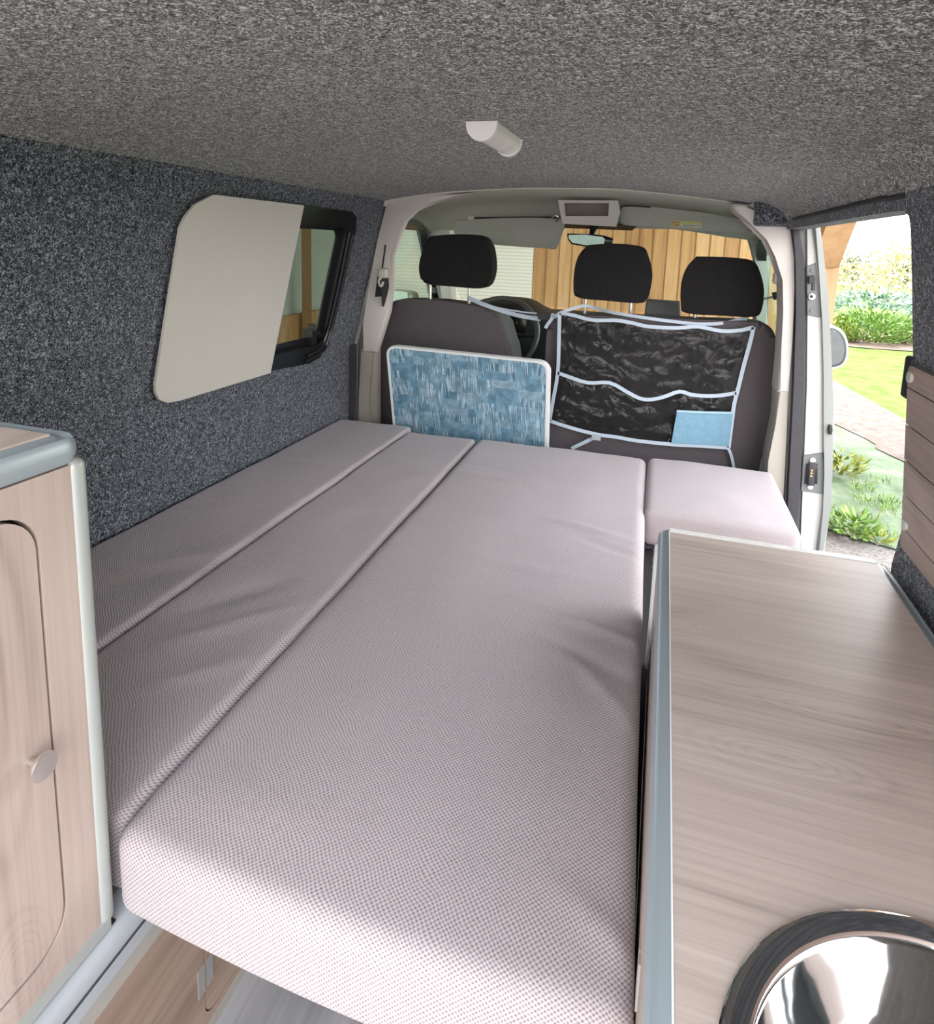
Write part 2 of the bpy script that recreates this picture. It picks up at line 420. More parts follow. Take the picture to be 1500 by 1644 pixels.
def planks(name, axis, width, c1, c2, c3, grain=2):
    """vertical boards: colour per board, dark joints"""
    m, nt, b = newmat(name); b.inputs['Roughness'].default_value = .7
    t = N(nt, 'TexCoord'); s = N(nt, 'SeparateXYZ'); nt.links.new(t.outputs['Object'], s.inputs[0])
    d = N(nt, 'Math', operation='DIVIDE'); nt.links.new(s.outputs[axis], d.inputs[0]); d.inputs[1].default_value = width
    fl = N(nt, 'Math', operation='FLOOR'); nt.links.new(d.outputs[0], fl.inputs[0])
    wn_ = N(nt, 'TexWhiteNoise', noise_dimensions='1D'); nt.links.new(fl.outputs[0], wn_.inputs['W'])
    sc = [18, 18, 18]; sc[grain] = 1.2
    g = noi(nt, coords(nt, sc), 1, 4, .6, .6)
    ad = N(nt, 'Math', operation='MULTIPLY_ADD'); nt.links.new(wn_.outputs['Value'], ad.inputs[0]); ad.inputs[1].default_value = .45; nt.links.new(g, ad.inputs[2])
    r = ramp(nt, ad.outputs[0], [(.38, c1), (.72, c2), (1.0, c3)])
    nt.links.new(r.outputs[0], b.inputs['Base Color']); return m
m_fence = planks('pine_boards', 0, .13, (.36, .19, .075), (.54, .32, .14), (.64, .43, .22))
m_fencel = planks('dark_pine_boards', 1, .13, (.42, .20, .08), (.60, .32, .14), (.68, .40, .2))

def ribbed(name, c, period):
    m, nt, b = newmat(name); b.inputs['Roughness'].default_value = .45
    v = coords(nt); wv = N(nt, 'TexWave', wave_type='BANDS', bands_direction='Z'); wv.inputs['Scale'].default_value = .314/period
    nt.links.new(v, wv.inputs['Vector'])
    r = ramp(nt, wv.outputs['Fac'], [(.0, [q*.8 for q in c]), (.5, c)])
    nt.links.new(r.outputs[0], b.inputs['Base Color']); bump(nt, b, wv.outputs['Fac'], .4, .006)
    return m
m_rib = ribbed('white_ribbed_sheet', (.86, .88, .82), .036)
m_sheet = plain('pale_grey_sheet', (.62, .66, .62), .5, 0, .03, 2)

def ground_mat(name, cs, sc, bmp=.01, rough=.95):
    m, nt, b = newmat(name); b.inputs['Roughness'].default_value = rough; b.inputs['Specular IOR Level'].default_value = .1
    v = coords(nt); f = noi(nt, v, sc, 5, .65)
    r = ramp(nt, f, [(.3+.4*i/(len(cs)-1), c) for i, c in enumerate(cs)])
    nt.links.new(r.outputs[0], b.inputs['Base Color']); bump(nt, b, noi(nt, v, sc*3, 3), .6, bmp); return m
m_lawn = ground_mat('lawn_grass', [(.075, .135, .022), (.12, .20, .040), (.17, .25, .065)], 5, .03)
m_lawn2 = ground_mat('pale_lawn', [(.11, .155, .09), (.165, .215, .14), (.26, .28, .22)], 4, .03)  # paler, greyer green than the lawn
m_path = ground_mat('pink_gravel', [(.12, .094, .08), (.165, .135, .118), (.20, .17, .155)], 12, .01)
m_gravel = ground_mat('grey_gravel', [(.13, .12, .11), (.27, .25, .235), (.40, .38, .365)], 40, .02)
m_soil = ground_mat('bare_soil', [(.15, .10, .075), (.23, .17, .14), (.29, .23, .19)], 6, .02)
def leafmat(name, a, b_):
    m, nt, b = newmat(name); b.inputs['Roughness'].default_value = .6
    f = noi(nt, coords(nt), 14, 3); r = ramp(nt, f, [(.35, a), (.65, b_)]); nt.links.new(r.outputs[0], b.inputs['Base Color'])
    b.inputs['Subsurface Weight'].default_value = 0
    return m
m_leafy = leafmat('yellow_green_leaves', (.14, .18, .02), (.34, .37, .07))
m_leafg = leafmat('fresh_green_leaves', (.09, .19, .03), (.26, .40, .10))
m_leafb = leafmat('blue_green_leaves', (.10, .20, .13), (.28, .40, .30))
m_leafp = leafmat('pale_gold_leaves', (.34, .31, .13), (.60, .56, .30))
m_bark = plain('pale_bark', (.50, .44, .34), .9, 0, .1, 20)

# ------------------------------------------------------------------ the van's shell
YB = -.06                                      # plane of the open tailgate behind the camera
def fl_(z): return -1.24 if z < .78 else -1.24 + (z-.78)/.61*.145
def fr_(z): return .45 if z < .75 else .45 - (z-.75)/.57*.085
SEC = [(-1.10, 1.386), (-1.06, 1.398), (-.88, 1.423), (-.70, 1.436), (-.51, 1.444), (-.34, 1.444), (-.17, 1.441), (.045, 1.42), (.16, 1.406), (.257, 1.392)]
def bump_n(y, z, a=.004): return noise.noise(Vector((y*3.1, z*4.3, 1.7)))*a
# left wall, with the camper window cut out
WIN = rrect(1.245, 1.775+.005, .79, 1.332, .05)
winL = [(1.275, .86), (1.285, .83), (1.31, .81), (1.35, .80), (1.80, .792), (2.04, .775), (2.11, .785), (2.15, .82), (2.165, .90), (2.175, 1.15), (2.18, 1.27), (2.165, 1.315), (2.12, 1.333), (1.80, 1.334), (1.36, 1.326), (1.31, 1.298), (1.28, 1.25)]
LW = lambda a, b, t: Vector((fl_(b)-t+bump_n(a, b), a, b))
bm = plate([(YB, -.02), (2.40, -.02), (2.40, 1.40), (YB, 1.40)], [winL], LW, 0, .02, [(1, .78), (1, .4), (1, 1.0), (0, .5), (0, .9), (0, 2.3)])
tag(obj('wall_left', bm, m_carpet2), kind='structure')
# ceiling
def ceil_bm(y0, y1, sec, dz, ny=30, wob=.003):
    pts = smooth_pts([Vector((a, 0, b)) for a, b in sec], 3); nx = len(pts)-1
    def f(u, v):
        p = pts[round(u*nx)]; y = y0+(y1-y0)*v
        e = min(1, (y1-y)/.15)
        return Vector((p.x, y, p.z+noise.noise(Vector((p.x*2.5, y*2.2, 0)))*wob*e))
    bm = grid(f, nx, ny); bmesh.ops.recalc_face_normals(bm, faces=bm.faces)
    g = bmesh.ops.extrude_face_region(bm, geom=bm.faces[:])
    for v_ in g['geom']:
        if isinstance(v_, bmesh.types.BMVert): v_.co.z += dz
    return bm
tag(obj('ceiling', ceil_bm(YB, 2.39, SEC, .04), m_carpet), kind='structure')
# rolled carpet lip along the left seam
def lip(y): return -.006*abs(noise.noise(Vector((y*4, 0, 0))))
bm = tube([(-1.098, y/20, 1.388+lip(y/20)) for y in range(-6, 48)], .011, 8)
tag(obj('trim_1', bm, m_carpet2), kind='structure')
# right wall: carpet with the sliding-door opening
RW = lambda a, b, t: Vector((fr_(b)+t+bump_n(a, b, .003), a, b))
op = [(1.30, .02), (1.315, .66), (1.285, .74), (1.275, .88), (1.255, 1.03), (1.205, 1.27), (1.215, 1.30), (1.25, 1.318), (2.06, 1.308), (2.10, 1.29), (2.12, 1.22), (2.13, .02)]
bm = plate([(YB, -.02), (1.29, -.02), (1.30, .02), (1.314, .66), (1.303, .698), (1.281, .78), (1.248, .86), (1.221, 1.0), (1.207, 1.085), (1.202, 1.197), (1.203, 1.28), (1.21, 1.300), (1.229, 1.309), (1.30, 1.311), (2.33, 1.310), (2.33, 1.345), (YB, 1.345)], [], RW, 0, .05, [(1, .75), (1, 1.0), (0, .4), (0, .8), (0, 1.6), (0, 2.0)])
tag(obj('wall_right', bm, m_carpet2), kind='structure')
# carpeted roll between the ceiling and the door opening
RS = [(.250, 1.397), (.285, 1.392), (.318, 1.380), (.345, 1.362), (.358, 1.345), (.366, 1.330), (.372, 1.32)]
bm = ceil_bm(YB, 2.36, RS, .03, 30, .005)
tag(obj('trim_2', bm, m_carpet), kind='structure')
bm = tube([(.362, 1.22+.06*i, 1.337-(.0 if i > 1 else .004)) for i in range(17)], .005, 6)
tag(obj('trim_3', bm, m_blackm), kind='structure')
# carpet bulge above the front right pillar, recess shade put into its colour
bm = softbox(.264, .44, 2.29, 2.35, 1.318, 1.40, .012, 4, 4, 3)
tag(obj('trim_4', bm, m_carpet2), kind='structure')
# floor
tag(obj('floor', bbox(-1.26, .47, YB, 2.45, -.03, 0, 0), m_floor), kind='structure')
tag(obj('floor', bbox(-1.30, .52, 2.45, 4.0, -.25, -.22, 0), m_blackm), kind='structure')
# cushion-side dark strip where the left wall meets the pillar
tag(obj('trim_5', bbox(-1.262, -1.215, 2.36, 2.385, 0, .80, .003), m_seal), kind='structure')

# ------------------------------------------------------------------ camper window on the left
win = thing('window_1', (-1.24, 1.7, .8), None, None, kind='structure')
def inset(pts, d):
    cx = sum(p[0] for p in pts)/len(pts); cy = sum(p[1] for p in pts)/len(pts)
    return [(cx+(a-cx)*(1-d/abs(max(.3, .46))), cy+(b-cy)*(1-d/.27)) for a, b in pts]
WL = lambda a, b, t: Vector((fl_(b)+t, a, b))
fin = rrect(1.33, 2.11, .845, 1.275, .04)
obj('window_frame', plate(winL, [fin], WL, -.012, .008, [(1, 1.0)]), m_black, win)
obj('inner_frame', plate(rrect(1.32, 2.13, .835, 1.285, .04), [rrect(1.335, 2.078, .876, 1.264, .03)], WL, -.018, -.012, [(1, 1.0)]), m_black, win)
obj('glass_pane', plate(rrect(1.33, 2.12, .85, 1.275, .02), [], WL, -.018, -.015, [(1, 1.0)]), m_tint, win)
obj('frame_ridge', tube(smooth_pts([WL(a, b, .012) for a, b in [(2.125, 1.26), (2.13, 1.1), (2.125, .93), (2.115, .86), (2.09, .825), (2.0, .81)]], 4), .006, 8), m_black, win)
obj('frame_ridge', tube(smooth_pts([WL(a, b, .010) for a, b in [(2.158, 1.25), (2.162, 1.1), (2.155, .93), (2.145, .86), (2.12, .81), (2.0, .793)]], 4), .006, 8), m_black, win)
l = obj('window_latch', bevel(box(BM(), -1.245, -1.205, 2.015, 2.045, .85, .905), .006, 2), m_black, win)
mergein_b = cyl((-1.215, 2.03, .90), (-1.215, 2.03, .925), .012, 12)
obj('latch_knob', mergein_b, m_blackm, l)
# cream board covering the rear half of the window
bd = [(1.262, .858), (1.268, .835), (1.285, .812), (1.315, .797), (1.36, .792), (1.775, .790), (1.778, 1.334), (1.36, 1.334), (1.30, 1.305), (1.275, 1.275), (1.264, 1.25)]
bm = plate(bd, [], lambda a, b, t: Vector((fl_(b)+t, a, b)), .011, .019, [(1, 1.0)])
tag(obj('blanking_board', bm, m_cream), 'cream blanking board covering the rear half of the camper window in the carpeted wall', 'panel')

# ------------------------------------------------------------------ front pillars, headliner and cab shell
def ppoly(pix, Y): return [(lambda p: (p.x, p.z))(at(x, y, Y=Y)) for x, y in pix]
YL = 2.39
pl = thing('trim_6', (-1.2, YL, 0), None, None, kind='structure')
ou = [(619, 325), (606, 385), (594, 450), (583, 520), (580, 566)]; inn = [(604, 566), (624, 500), (626, 470), (624, 443), (627, 410), (633, 380), (645, 352), (664, 333), (700, 322), (760, 309)]
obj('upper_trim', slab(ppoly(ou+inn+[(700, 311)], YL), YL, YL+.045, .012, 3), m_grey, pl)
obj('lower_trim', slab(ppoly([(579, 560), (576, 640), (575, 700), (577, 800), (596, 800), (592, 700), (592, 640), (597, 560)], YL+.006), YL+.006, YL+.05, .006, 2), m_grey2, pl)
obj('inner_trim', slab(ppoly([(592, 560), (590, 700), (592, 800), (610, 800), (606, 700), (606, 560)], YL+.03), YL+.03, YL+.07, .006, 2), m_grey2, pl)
# belt slot and guide on the left pillar
obj('belt_slot', slab(ppoly([(606, 445), (602, 477), (612, 476), (615, 450), (613, 437)], YL-.004), YL-.006, YL+.01, .002, 1), m_blackm, pl)
YR = 2.31
pr = thing('trim_7', (.4, YR, 0), None, None, kind='structure')
ouR = [(1176, 326), (1203, 328), (1207, 341), (1218, 350), (1240, 356), (1267, 358), (1270, 375), (1275, 402), (1276, 462), (1273, 540), (1268, 630)]
inR = [(1248, 630), (1255, 560), (1258, 500), (1257, 450), (1250, 410), (1236, 382), (1216, 362), (1196, 350), (1180, 338)]
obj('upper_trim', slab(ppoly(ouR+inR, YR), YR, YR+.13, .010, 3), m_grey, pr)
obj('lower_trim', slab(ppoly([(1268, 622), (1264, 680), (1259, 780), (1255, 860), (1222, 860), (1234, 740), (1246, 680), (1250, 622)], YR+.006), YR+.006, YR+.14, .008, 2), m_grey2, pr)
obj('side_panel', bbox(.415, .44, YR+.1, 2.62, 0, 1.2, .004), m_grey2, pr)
# headliner (domed), dropping to the windscreen header
HS = [(-1.175, 1.29), (-1.15, 1.33), (-1.11, 1.365), (-1.00, 1.395), (-.88, 1.416), (-.70, 1.432), (-.51, 1.440), (-.34, 1.440), (-.17, 1.437), (.045, 1.418), (.16, 1.403), (.25, 1.388), (.31, 1.36), (.35, 1.33), (.38, 1.29)]
def headliner():
    pts = smooth_pts([Vector((a, 0, b)) for a, b in HS], 3); nx = len(pts)-1
    prof = [(2.385, 0), (2.5, 0), (2.7, 0), (2.85, -.004), (2.93, -.02), (3.0, -.05), (3.05, -.075), (3.09, -.095)]
    def f(u, v):
        p = pts[round(u*nx)]; y, d = prof[round(v*7)]
        dd = d*max(.15, min(1, (p.z-1.27)/.12))
        return Vector((p.x, y, p.z+dd))
    bm = grid(f, nx, 7); bmesh.ops.recalc_face_normals(bm, faces=bm.faces)
    g = bmesh.ops.extrude_face_region(bm, geom=bm.faces[:])
    for v_ in g['geom']:
        if isinstance(v_, bmesh.types.BMVert): v_.co.z += .03
    return bm
hl = obj('trim_8', headliner(), m_head); tag(hl, kind='structure')
# outer roof skin so that no daylight leaks in
tag(obj('trim_12', bbox(-1.30, .52, YB, 3.15, 1.47, 1.50, .01), m_white), kind='structure')
# outer side skins
tag(obj('trim_13', plate([(YB, -.2), (2.5, -.2), (2.5, .75), (2.45, 1.5), (YB, 1.5)], [rrect(1.30, 2.22, .80, 1.32, .03)], lambda a, b, t: Vector((fl_(b)-.03-t+(.04 if b > 1.4 else 0), a, b)), 0, .01, [(1, .78)]), m_white), kind='structure')
# windscreen
WN = Vector((0, .49, .75)).normalized(); 
def ws(x, s): return Vector((x, 3.09+.72*s, 1.335-.47*s))
ww = thing('window_2', (-.4, 3.4, 1.0), None, None, kind='structure')
obj('windscreen_glass', thicken(grid(lambda u, v: ws(-1.14-.07*v+(1.49+.14*v)*u, v) + Vector((0, .10*math.sin(math.pi*u), 0)), 12, 6), .005), m_glass, ww)
obj('windscreen_header', bbox(-1.12, .36, 3.09, 3.12, 1.325, 1.36, .006), m_grey, ww)
obj('mirror_mount_shade', slab(ppoly([(902, 358), (906, 366), (1016, 370), (1024, 360)], 3.07), 3.07, 3.085, .002, 1), plain('brown_shade_strip', (.12, .07, .04), .8), ww)
# A pillars
def apil(name, pix, Y0, Y1, mat_):
    o = obj(name, slab(ppoly(pix, Y0), Y0, Y1, .008, 2), mat_); tag(o, kind='structure')
apil('trim_9', [(682, 352), (688, 372), (697, 392), (706, 420), (710, 520), (728, 520), (722, 420), (722, 395), (719, 360), (740, 345)], 3.08, 3.16, m_head)
apil('trim_10', [(1188, 352), (1200, 374), (1209, 392), (1213, 420), (1213, 560), (1232, 560), (1232, 480), (1236, 420), (1242, 380), (1225, 350)], 3.08, 3.16, m_visor)
# front doors
def door_side(name, X, sgn, ys, mat_, glassm):
    D = thing(name, (X, 2.9, 0), None, None, kind='structure')
    f = lambda a, b, t: Vector((X - sgn*max(0, b-.80)*.20 + sgn*t, a, b))
    y0, y1 = ys
    whole = [(y0, -.1), (y1+.45, -.1), (y1+.45, .85), (y1-.03, 1.30), (y1-.08, 1.34), (y0, 1.34)]
    hole = [(y0+.07, .84), (y1+.33, .84), (y1+.18, .95), (y1-.10, 1.22), (y1-.18, 1.285), (y1-.24, 1.30), (y0+.16, 1.30), (y0+.11, 1.28), (y0+.08, 1.18)]
    obj('door_panel', plate(whole, [hole], f, 0, .05, [(1, .80), (1, .4)]), mat_, D)
    obj('window_seal', plate([(a+(.012 if a > 3 else -.012), b+(.012 if b > 1 else -.012)) for a, b in hole], [[(a-(.012 if a > 3 else -.012), b-(.014 if b > 1 else -.014)) for a, b in hole]], f, -.006, .03, [(1, .80)]), m_black, D)
    obj('window_glass', plate(hole, [], f, .03, .034, [(1, .80)]), glassm, D)
    return D
door_side('door_1', -1.25, -1, (2.50, 3.18), m_jambgrey, m_sideglass)
door_side('door_2', .47, 1, (2.44, 3.18), m_visor, m_sideglass)

# B pillar outside the sliding door: seal, white jamb, contact plates
YJ = 2.34
jb = thing('trim_11', (.5, YJ, 0), None, None, kind='structure')
obj('door_seal', slab(ppoly([(1270, 360), (1278, 420), (1279, 500), (1275, 620), (1270, 720), (1266, 800), (1262, 880), (1280, 880), (1284, 800), (1288, 720), (1291, 620), (1293, 500), (1292, 420), (1286, 366)], YJ-.05), YJ-.05, YJ, .006, 2), m_seal, jb)
obj('pillar_sheet', slab(ppoly([(1262, 500), (1266, 700), (1255, 880), (1272, 880), (1282, 700), (1284, 360), (1264, 360)], YJ-.01), YJ-.01, YJ+.03, .003, 1), m_pearl, jb)
obj('jamb_channel', slab(ppoly([(1282, 362), (1288, 500), (1287, 620), (1283, 720), (1276, 890), (1305, 890), (1305, 362)], YJ), YJ, YJ+.03, .004, 2), m_jambgrey, jb)
obj('jamb_face', slab(ppoly([(1296, 355), (1297, 500), (1296, 620), (1292, 720), (1284, 900), (1318, 900), (1325, 790), (1325, 700), (1325, 560), (1318, 450), (1308, 355)], YJ-.012), YJ-.012, YJ+.03, .004, 2), m_white, jb)
obj('outer_flange', slab(ppoly([(1305, 352), (1315, 430), (1321, 520), (1323, 600), (1323, 700), (1324, 760), (1322, 820), (1310, 905), (1322, 905), (1334, 820), (1337, 760), (1334, 735), (1341, 722), (1341, 668), (1335, 655), (1335, 560), (1330, 470), (1322, 400), (1316, 352)], YJ-.03), YJ-.03, YJ+.05, .007, 3), m_pearl, jb)
up = obj('striker_plate', slab(ppoly([(1295, 428), (1310, 422), (1317, 500), (1318, 510), (1296, 506)], YJ-.016), YJ-.018, YJ-.01, .002, 1), m_jambgrey, jb)
def pcyl(x, y, Y, r, d, n=16): 
    p = at(x, y, Y=Y); return cyl(p, p+Vector((0, -d, 0)), r, n, .0008)
obj('striker_block', slab(ppoly([(1297, 443), (1307, 442), (1307, 455), (1297, 455)], YJ-.018), YJ-.035, YJ-.018, .002, 1), m_seal, up)
obj('striker_slot', slab(ppoly([(1306, 445), (1309, 446), (1308, 466), (1303, 466)], YJ-.0185), YJ-.022, YJ-.018, .001, 1), m_black, up)
obj('striker_post', pcyl(1303, 476, YJ-.018, .010, .012), m_nickel, up)
obj('striker_post', pcyl(1303, 476, YJ-.030, .005, .004), m_blackm, up)
obj('bolt', pcyl(1304, 434, YJ-.018, .005, .004), m_jambgrey, up); obj('bolt', pcyl(1304, 499, YJ-.018, .006, .004), m_jambgrey, up)
lo = obj('contact_plate', slab(ppoly([(1290, 731), (1321, 727), (1325, 760), (1325, 794), (1286, 788)], YJ-.016), YJ-.018, YJ-.01, .002, 1), m_jambgrey, jb)
obj('contact_block', slab(ppoly([(1295, 744), (1313, 744), (1312, 776), (1292, 776)], YJ-.018), YJ-.028, YJ-.018, .004, 2), m_black, lo)
obj('contact_block', slab(ppoly([(1299, 742), (1309, 742), (1307, 779), (1297, 779)], YJ-.026), YJ-.034, YJ-.026, .003, 2), m_seal, lo)
m_gold = plain('brass_contact', (.7, .5, .2), .3, .8)
for yy in (755, 759.5, 764): obj('contact_pin', pcyl(1303.5-(yy-755)*.12, yy, YJ-.034, .0035, .003, 10), m_gold, lo)
obj('bolt', pcyl(1305, 738.5, YJ-.018, .009, .005), m_screw, lo); obj('bolt', pcyl(1301, 781, YJ-.018, .009, .005), m_screw, lo)
obj('rubber_buffer', slab([(a, b) for a, b in chain2(ppoly([(1331, 681), (1335, 682), (1336, 690), (1334, 697), (1330, 696), (1329, 688)], YJ-.03), 1)], YJ-.042, YJ-.028, .002, 2), m_blackm, jb)

# ------------------------------------------------------------------ bed
def fold(p, cx, cy, ang, ln, wd, h):
    dx, dy = p.x-cx, p.y-cy; c, s = math.cos(ang), math.sin(ang)
    u, v = dx*c+dy*s, -dx*s+dy*c
    return h*math.exp(-(u/ln)**2-(v/wd)**2)
def bed_disp(k, folds, warp=None):
    def f(p):
        q = p.copy(); t = max(0, min(1, (p.z-.43)/.06))
        q.z += t*(noise.noise(Vector((p.x*3, p.y*2.2, k)))*.004 + noise.noise(Vector((p.x*9, p.y*7, k+5)))*.0022)
        for a in folds: q.z += t*fold(p, *a)
        q.x += noise.noise(Vector((p.y*3, p.z*8, k)))*.002
        q.y += noise.noise(Vector((p.x*4, p.z*9, k+2)))*.003*(1 if p.y < .7 else .5)
        if warp: q = warp(q)
        return q
    return f
def warp_main(q):
    t = (q.y-.523)/(2.27-.523); xl = -.602-.030*t; xr = .0255-.0395*t
    u = (q.x+.602)/(.622); q.x = xl+(xr-xl)*u
    q.y -= .012*math.sin(math.pi*min(1, max(0, u)))*(1-t)
    return q
bx0 = -.602
mainfolds = [(-.08, 1.17, -.35, .11, .012, .006), (-.10, 1.08, -.5, .13, .014, -.004), (-.05, 1.00, -.9, .10, .013, .005), (-.35, 1.86, -.08, .16, .02, .006), (-.42, 1.94, -.1, .14, .018, -.003), (-.12, 1.60, -.28, .10, .014, .006), (-.07, 1.52, -.4, .08, .013, -.004), (-.2, 2.16, .1, .12, .015, .004), (-.25, 1.35, -.1, .16, .03, .003),
 (-.50, .62, .05, .2, .05, .003), (.0, .60, -.6, .07, .016, .005)]
bm = softbox(-.602, .020, .523, 2.255, .385, .505, .026, 60, 150, 8, bed_disp(1, mainfolds, warp_main))
tag(obj('bed_cushion', bm, m_fabric), 'widest mauve grey woven bed cushion, with its thick rear face towards the camera', 'cushion', 'flat cushions of the made-up bed', )
bm = softbox(-.912, -.602, .545, 2.235, .385, .503, .018, 34, 130, 6, bed_disp(7, [(-.80, 1.02, .9, .10, .030, -.010), (-.74, .93, .85, .13, .018, .006), (-.70, .80, .8, .1, .02, .004), (-.72, 1.5, .4, .14, .02, .003), (-.75, 1.9, 0, .12, .02, .003)],
   lambda q: Vector((q.x-.034*((q.y-.523)/1.75)*max(0, min(1, (q.x+.912)/.31)), q.y, q.z))))
tag(obj('bed_cushion', bm, m_fabric), 'long narrow mauve grey bed cushion between two seams, second from the carpeted wall', 'cushion', 'flat cushions of the made-up bed')
bm = softbox(-1.236, -.914, .545, 2.28, .385, .507, .018, 34, 130, 6, bed_disp(13, [(-1.05, .98, .7, .12, .03, -.008), (-1.0, 1.1, .7, .12, .02, .006), (-1.08, 1.75, .1, .12, .025, .004), (-1.1, 1.4, .5, .1, .02, .003)]))
tag(obj('bed_cushion', bm, m_fabric), 'long narrow mauve grey bed cushion lying against the carpeted wall', 'cushion', 'flat cushions of the made-up bed')
def warp_r(q):
    return q
bm = softbox(-.008, .398, 1.775, 2.27, .400, .507, .022, 30, 36, 6, bed_disp(19, [(.2, 1.95, .1, .1, .02, .002)], warp_r))
tag(obj('bed_cushion', bm, m_fabric2), 'short mauve grey bed cushion beyond the worktop, beside the door opening', 'cushion', 'flat cushions of the made-up bed')
# boxes under the bed
bb = thing('bed_box', (.2, 2.0, 0), 'dark carpeted base box under the short cushion beyond the worktop', 'box')
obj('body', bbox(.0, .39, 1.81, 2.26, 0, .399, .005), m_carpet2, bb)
obj('lid', bbox(.0, .39, 1.80, 2.262, .388, .3995, .002), m_seal, bb)
pf = thing('bed_platform', (-.3, 1.4, 0), 'dark board carrying the widest bed cushion above the floor', 'bed base')
obj('board', bbox(-.58, .0262, .62, 1.795, .36, .384, .003), m_blackm, pf)
for x in (-.54, -.07):
    for y in (.85, 1.7): obj('leg', bbox(x-.02, x+.02, y-.02, y+.02, 0, .362, .002), m_blackm, pf)

# ------------------------------------------------------------------ low bench under the bed, left
XF = -.5935
bn = thing('bench_unit', (-.9, 1.0, 0), 'low brown wood laminate bench with pale rails, under the bed cushions', 'cabinet')
def dslot(y0, y1, z0, z1, r, g=.003): return rrect(y0-g, y1+g, z0-g, z1+g, r)
bdoor = (.668, 1.25, .034, .288)
obj('front_panel', plate([(YB+.02, .018), (2.22, .018), (2.22, .292), (YB+.02, .292)], [rrect(*[q+s for q, s in zip(bdoor, (-.0022, .0022, -.0022, .0022))], (.022, .022, .022, .0))], YZ, XF-.016, XF), m_bench, bn)
d = obj('door', plate(rrect(*bdoor, (.021, .021, .021, .0)), [], YZ, XF-.016, XF), m_bench, bn)
obj('door', bbox(XF-.03, XF-.02, YB+.02, 2.22, .02, .29, 0), m_gap, bn).name = 'backing'
obj('floor_strip', bbox(XF-.016, XF+.003, YB+.02, 2.22, 0, .018, .002), m_beige, bn)
obj('flat_rail', bbox(XF-.016, XF+.004, YB+.02, 2.22, .292, .335, .003), m_beige, bn)
obj('edge_rail', bbox(XF-.016, XF+.015, YB+.02, 2.22, .3355, .3550, .002), m_rail, bn)
bm = BM(); prof = [(XF-.03, .3565), (XF+.012, .3565), (XF+.012, .366), (XF+.008, .375), (XF+.000, .382), (XF-.010, .3845), (XF-.03, .3845)]
A = [bm.verts.new((x, YB+.02, z)) for x, z in prof]; B = [bm.verts.new((x, 2.22, z)) for x, z in prof]
bm.faces.new(A); bm.faces.new(B[::-1])
for i in range(len(A)): bm.faces.new((A[i], A[(i+1) % len(A)], B[(i+1) % len(A)], B[i]))
obj('rounded_rail', bm, m_rail, bn)
obj('carcass', bbox(-1.235, XF-.03, YB+.02, 2.22, 0, .383, 0), m_bench, bn)
obj('seam_line', bbox(XF-.01, XF+.0142, YB+.02, 2.22, .3548, .3566, 0), m_seal, bn)
obj('seam_line', bbox(XF-.01, XF+.0062, YB+.02, 2.22, .3344, .3358, 0), m_seal, bn)
obj('shadow_gap', bbox(XF-.03, XF-.001, YB+.02, .52, .3846, .387, 0), m_gap, bn)
def hinge(parent, X, y, z, sg, h=.05, w=.013):
    bm = BM(); box(bm, X, X+sg*.002, y-w, y-.002, z-h/2, z+h/2); box(bm, X, X+sg*.002, y+.002, y+w, z-h/2, z+h/2); bevel(bm, .0006, 1)
    o = obj('hinge', bm, m_knob, parent)
    bm = BM()
    for q in (-1, 0, 1): tube([(X+sg*.006, y, z+q*h*.30-h*.14), (X+sg*.006, y, z+q*h*.30+h*.14)], .0055, 12, True, bm)
    obj('hinge_pin', bm, m_nickel, o); return o
hinge(d, XF, .668, .112, 1, .05, .016)

# ------------------------------------------------------------------ tall cabinet, left
tc_ = thing('tall_cabinet', (-.9, .1, .385), 'pink beige wood laminate cabinet with rounded aluminium edges, at the left beside the bed', 'cabinet')
CT = 1.018; CYF = .5215; CB = .388
bm = softbox(-1.232, XF, YB+.02, CYF, CT-.034, CT, .026, 4, 6, 2)
fs = [f for f in bm.faces if all(-1.20 < v_.co.x < XF-.022 and YB+.05 < v_.co.y < CYF-.026 for v_ in f.verts)]
obj('edge_frame', bm, m_alub, tc_)
obj('top_panel', bbox(-1.205, XF-.022, YB+.06, CYF-.026, CT-.004, CT+.0012, .0006, 1), m_cabtop, tc_)
cd = (.0, .4565, .440, .952)
obj('side_panel', plate([(YB+.03, CB), (CYF-.012, CB), (CYF-.012, CT-.033), (YB+.03, CT-.033)], [rrect(cd[0]-.0035, cd[1]+.0035, cd[2]-.0035, cd[3]+.0035, .045, 8)], YZ, XF-.019, XF-.003), m_cab, tc_)
dr = obj('door', plate(rrect(*cd, .043, 8), [], YZ, XF-.019, XF-.0035), m_cab, tc_)
obj('carcass', bbox(-1.23, XF-.024, YB+.03, CYF-.006, CB, CT-.034, 0), m_gap, tc_)
obj('end_panel', bbox(-1.23, XF-.012, CYF-.007, CYF-.002, CB, CT-.03, 0), m_cab, tc_)
obj('corner_trim', softbox(XF-.020, XF+.001, CYF-.022, CYF, CB+.004, CT-.028, .010, 2, 2, 8), m_alu, tc_)
obj('bottom_trim', bbox(XF-.02, XF+.001, YB+.03, CYF-.010, CB-.001, CB+.014, .004), m_alu, tc_)
kp = Vector((XF-.0035, .432, .684))
kb = lathe([(0, 0), (.0045, 0), (.0045, .016), (.0145, .017), (.015, .019), (.0145, .0215), (0, .022)], 24, Matrix.Translation(kp)@Matrix.Rotation(R(90), 4, 'Y'))
obj('knob', kb, m_nickel, dr)

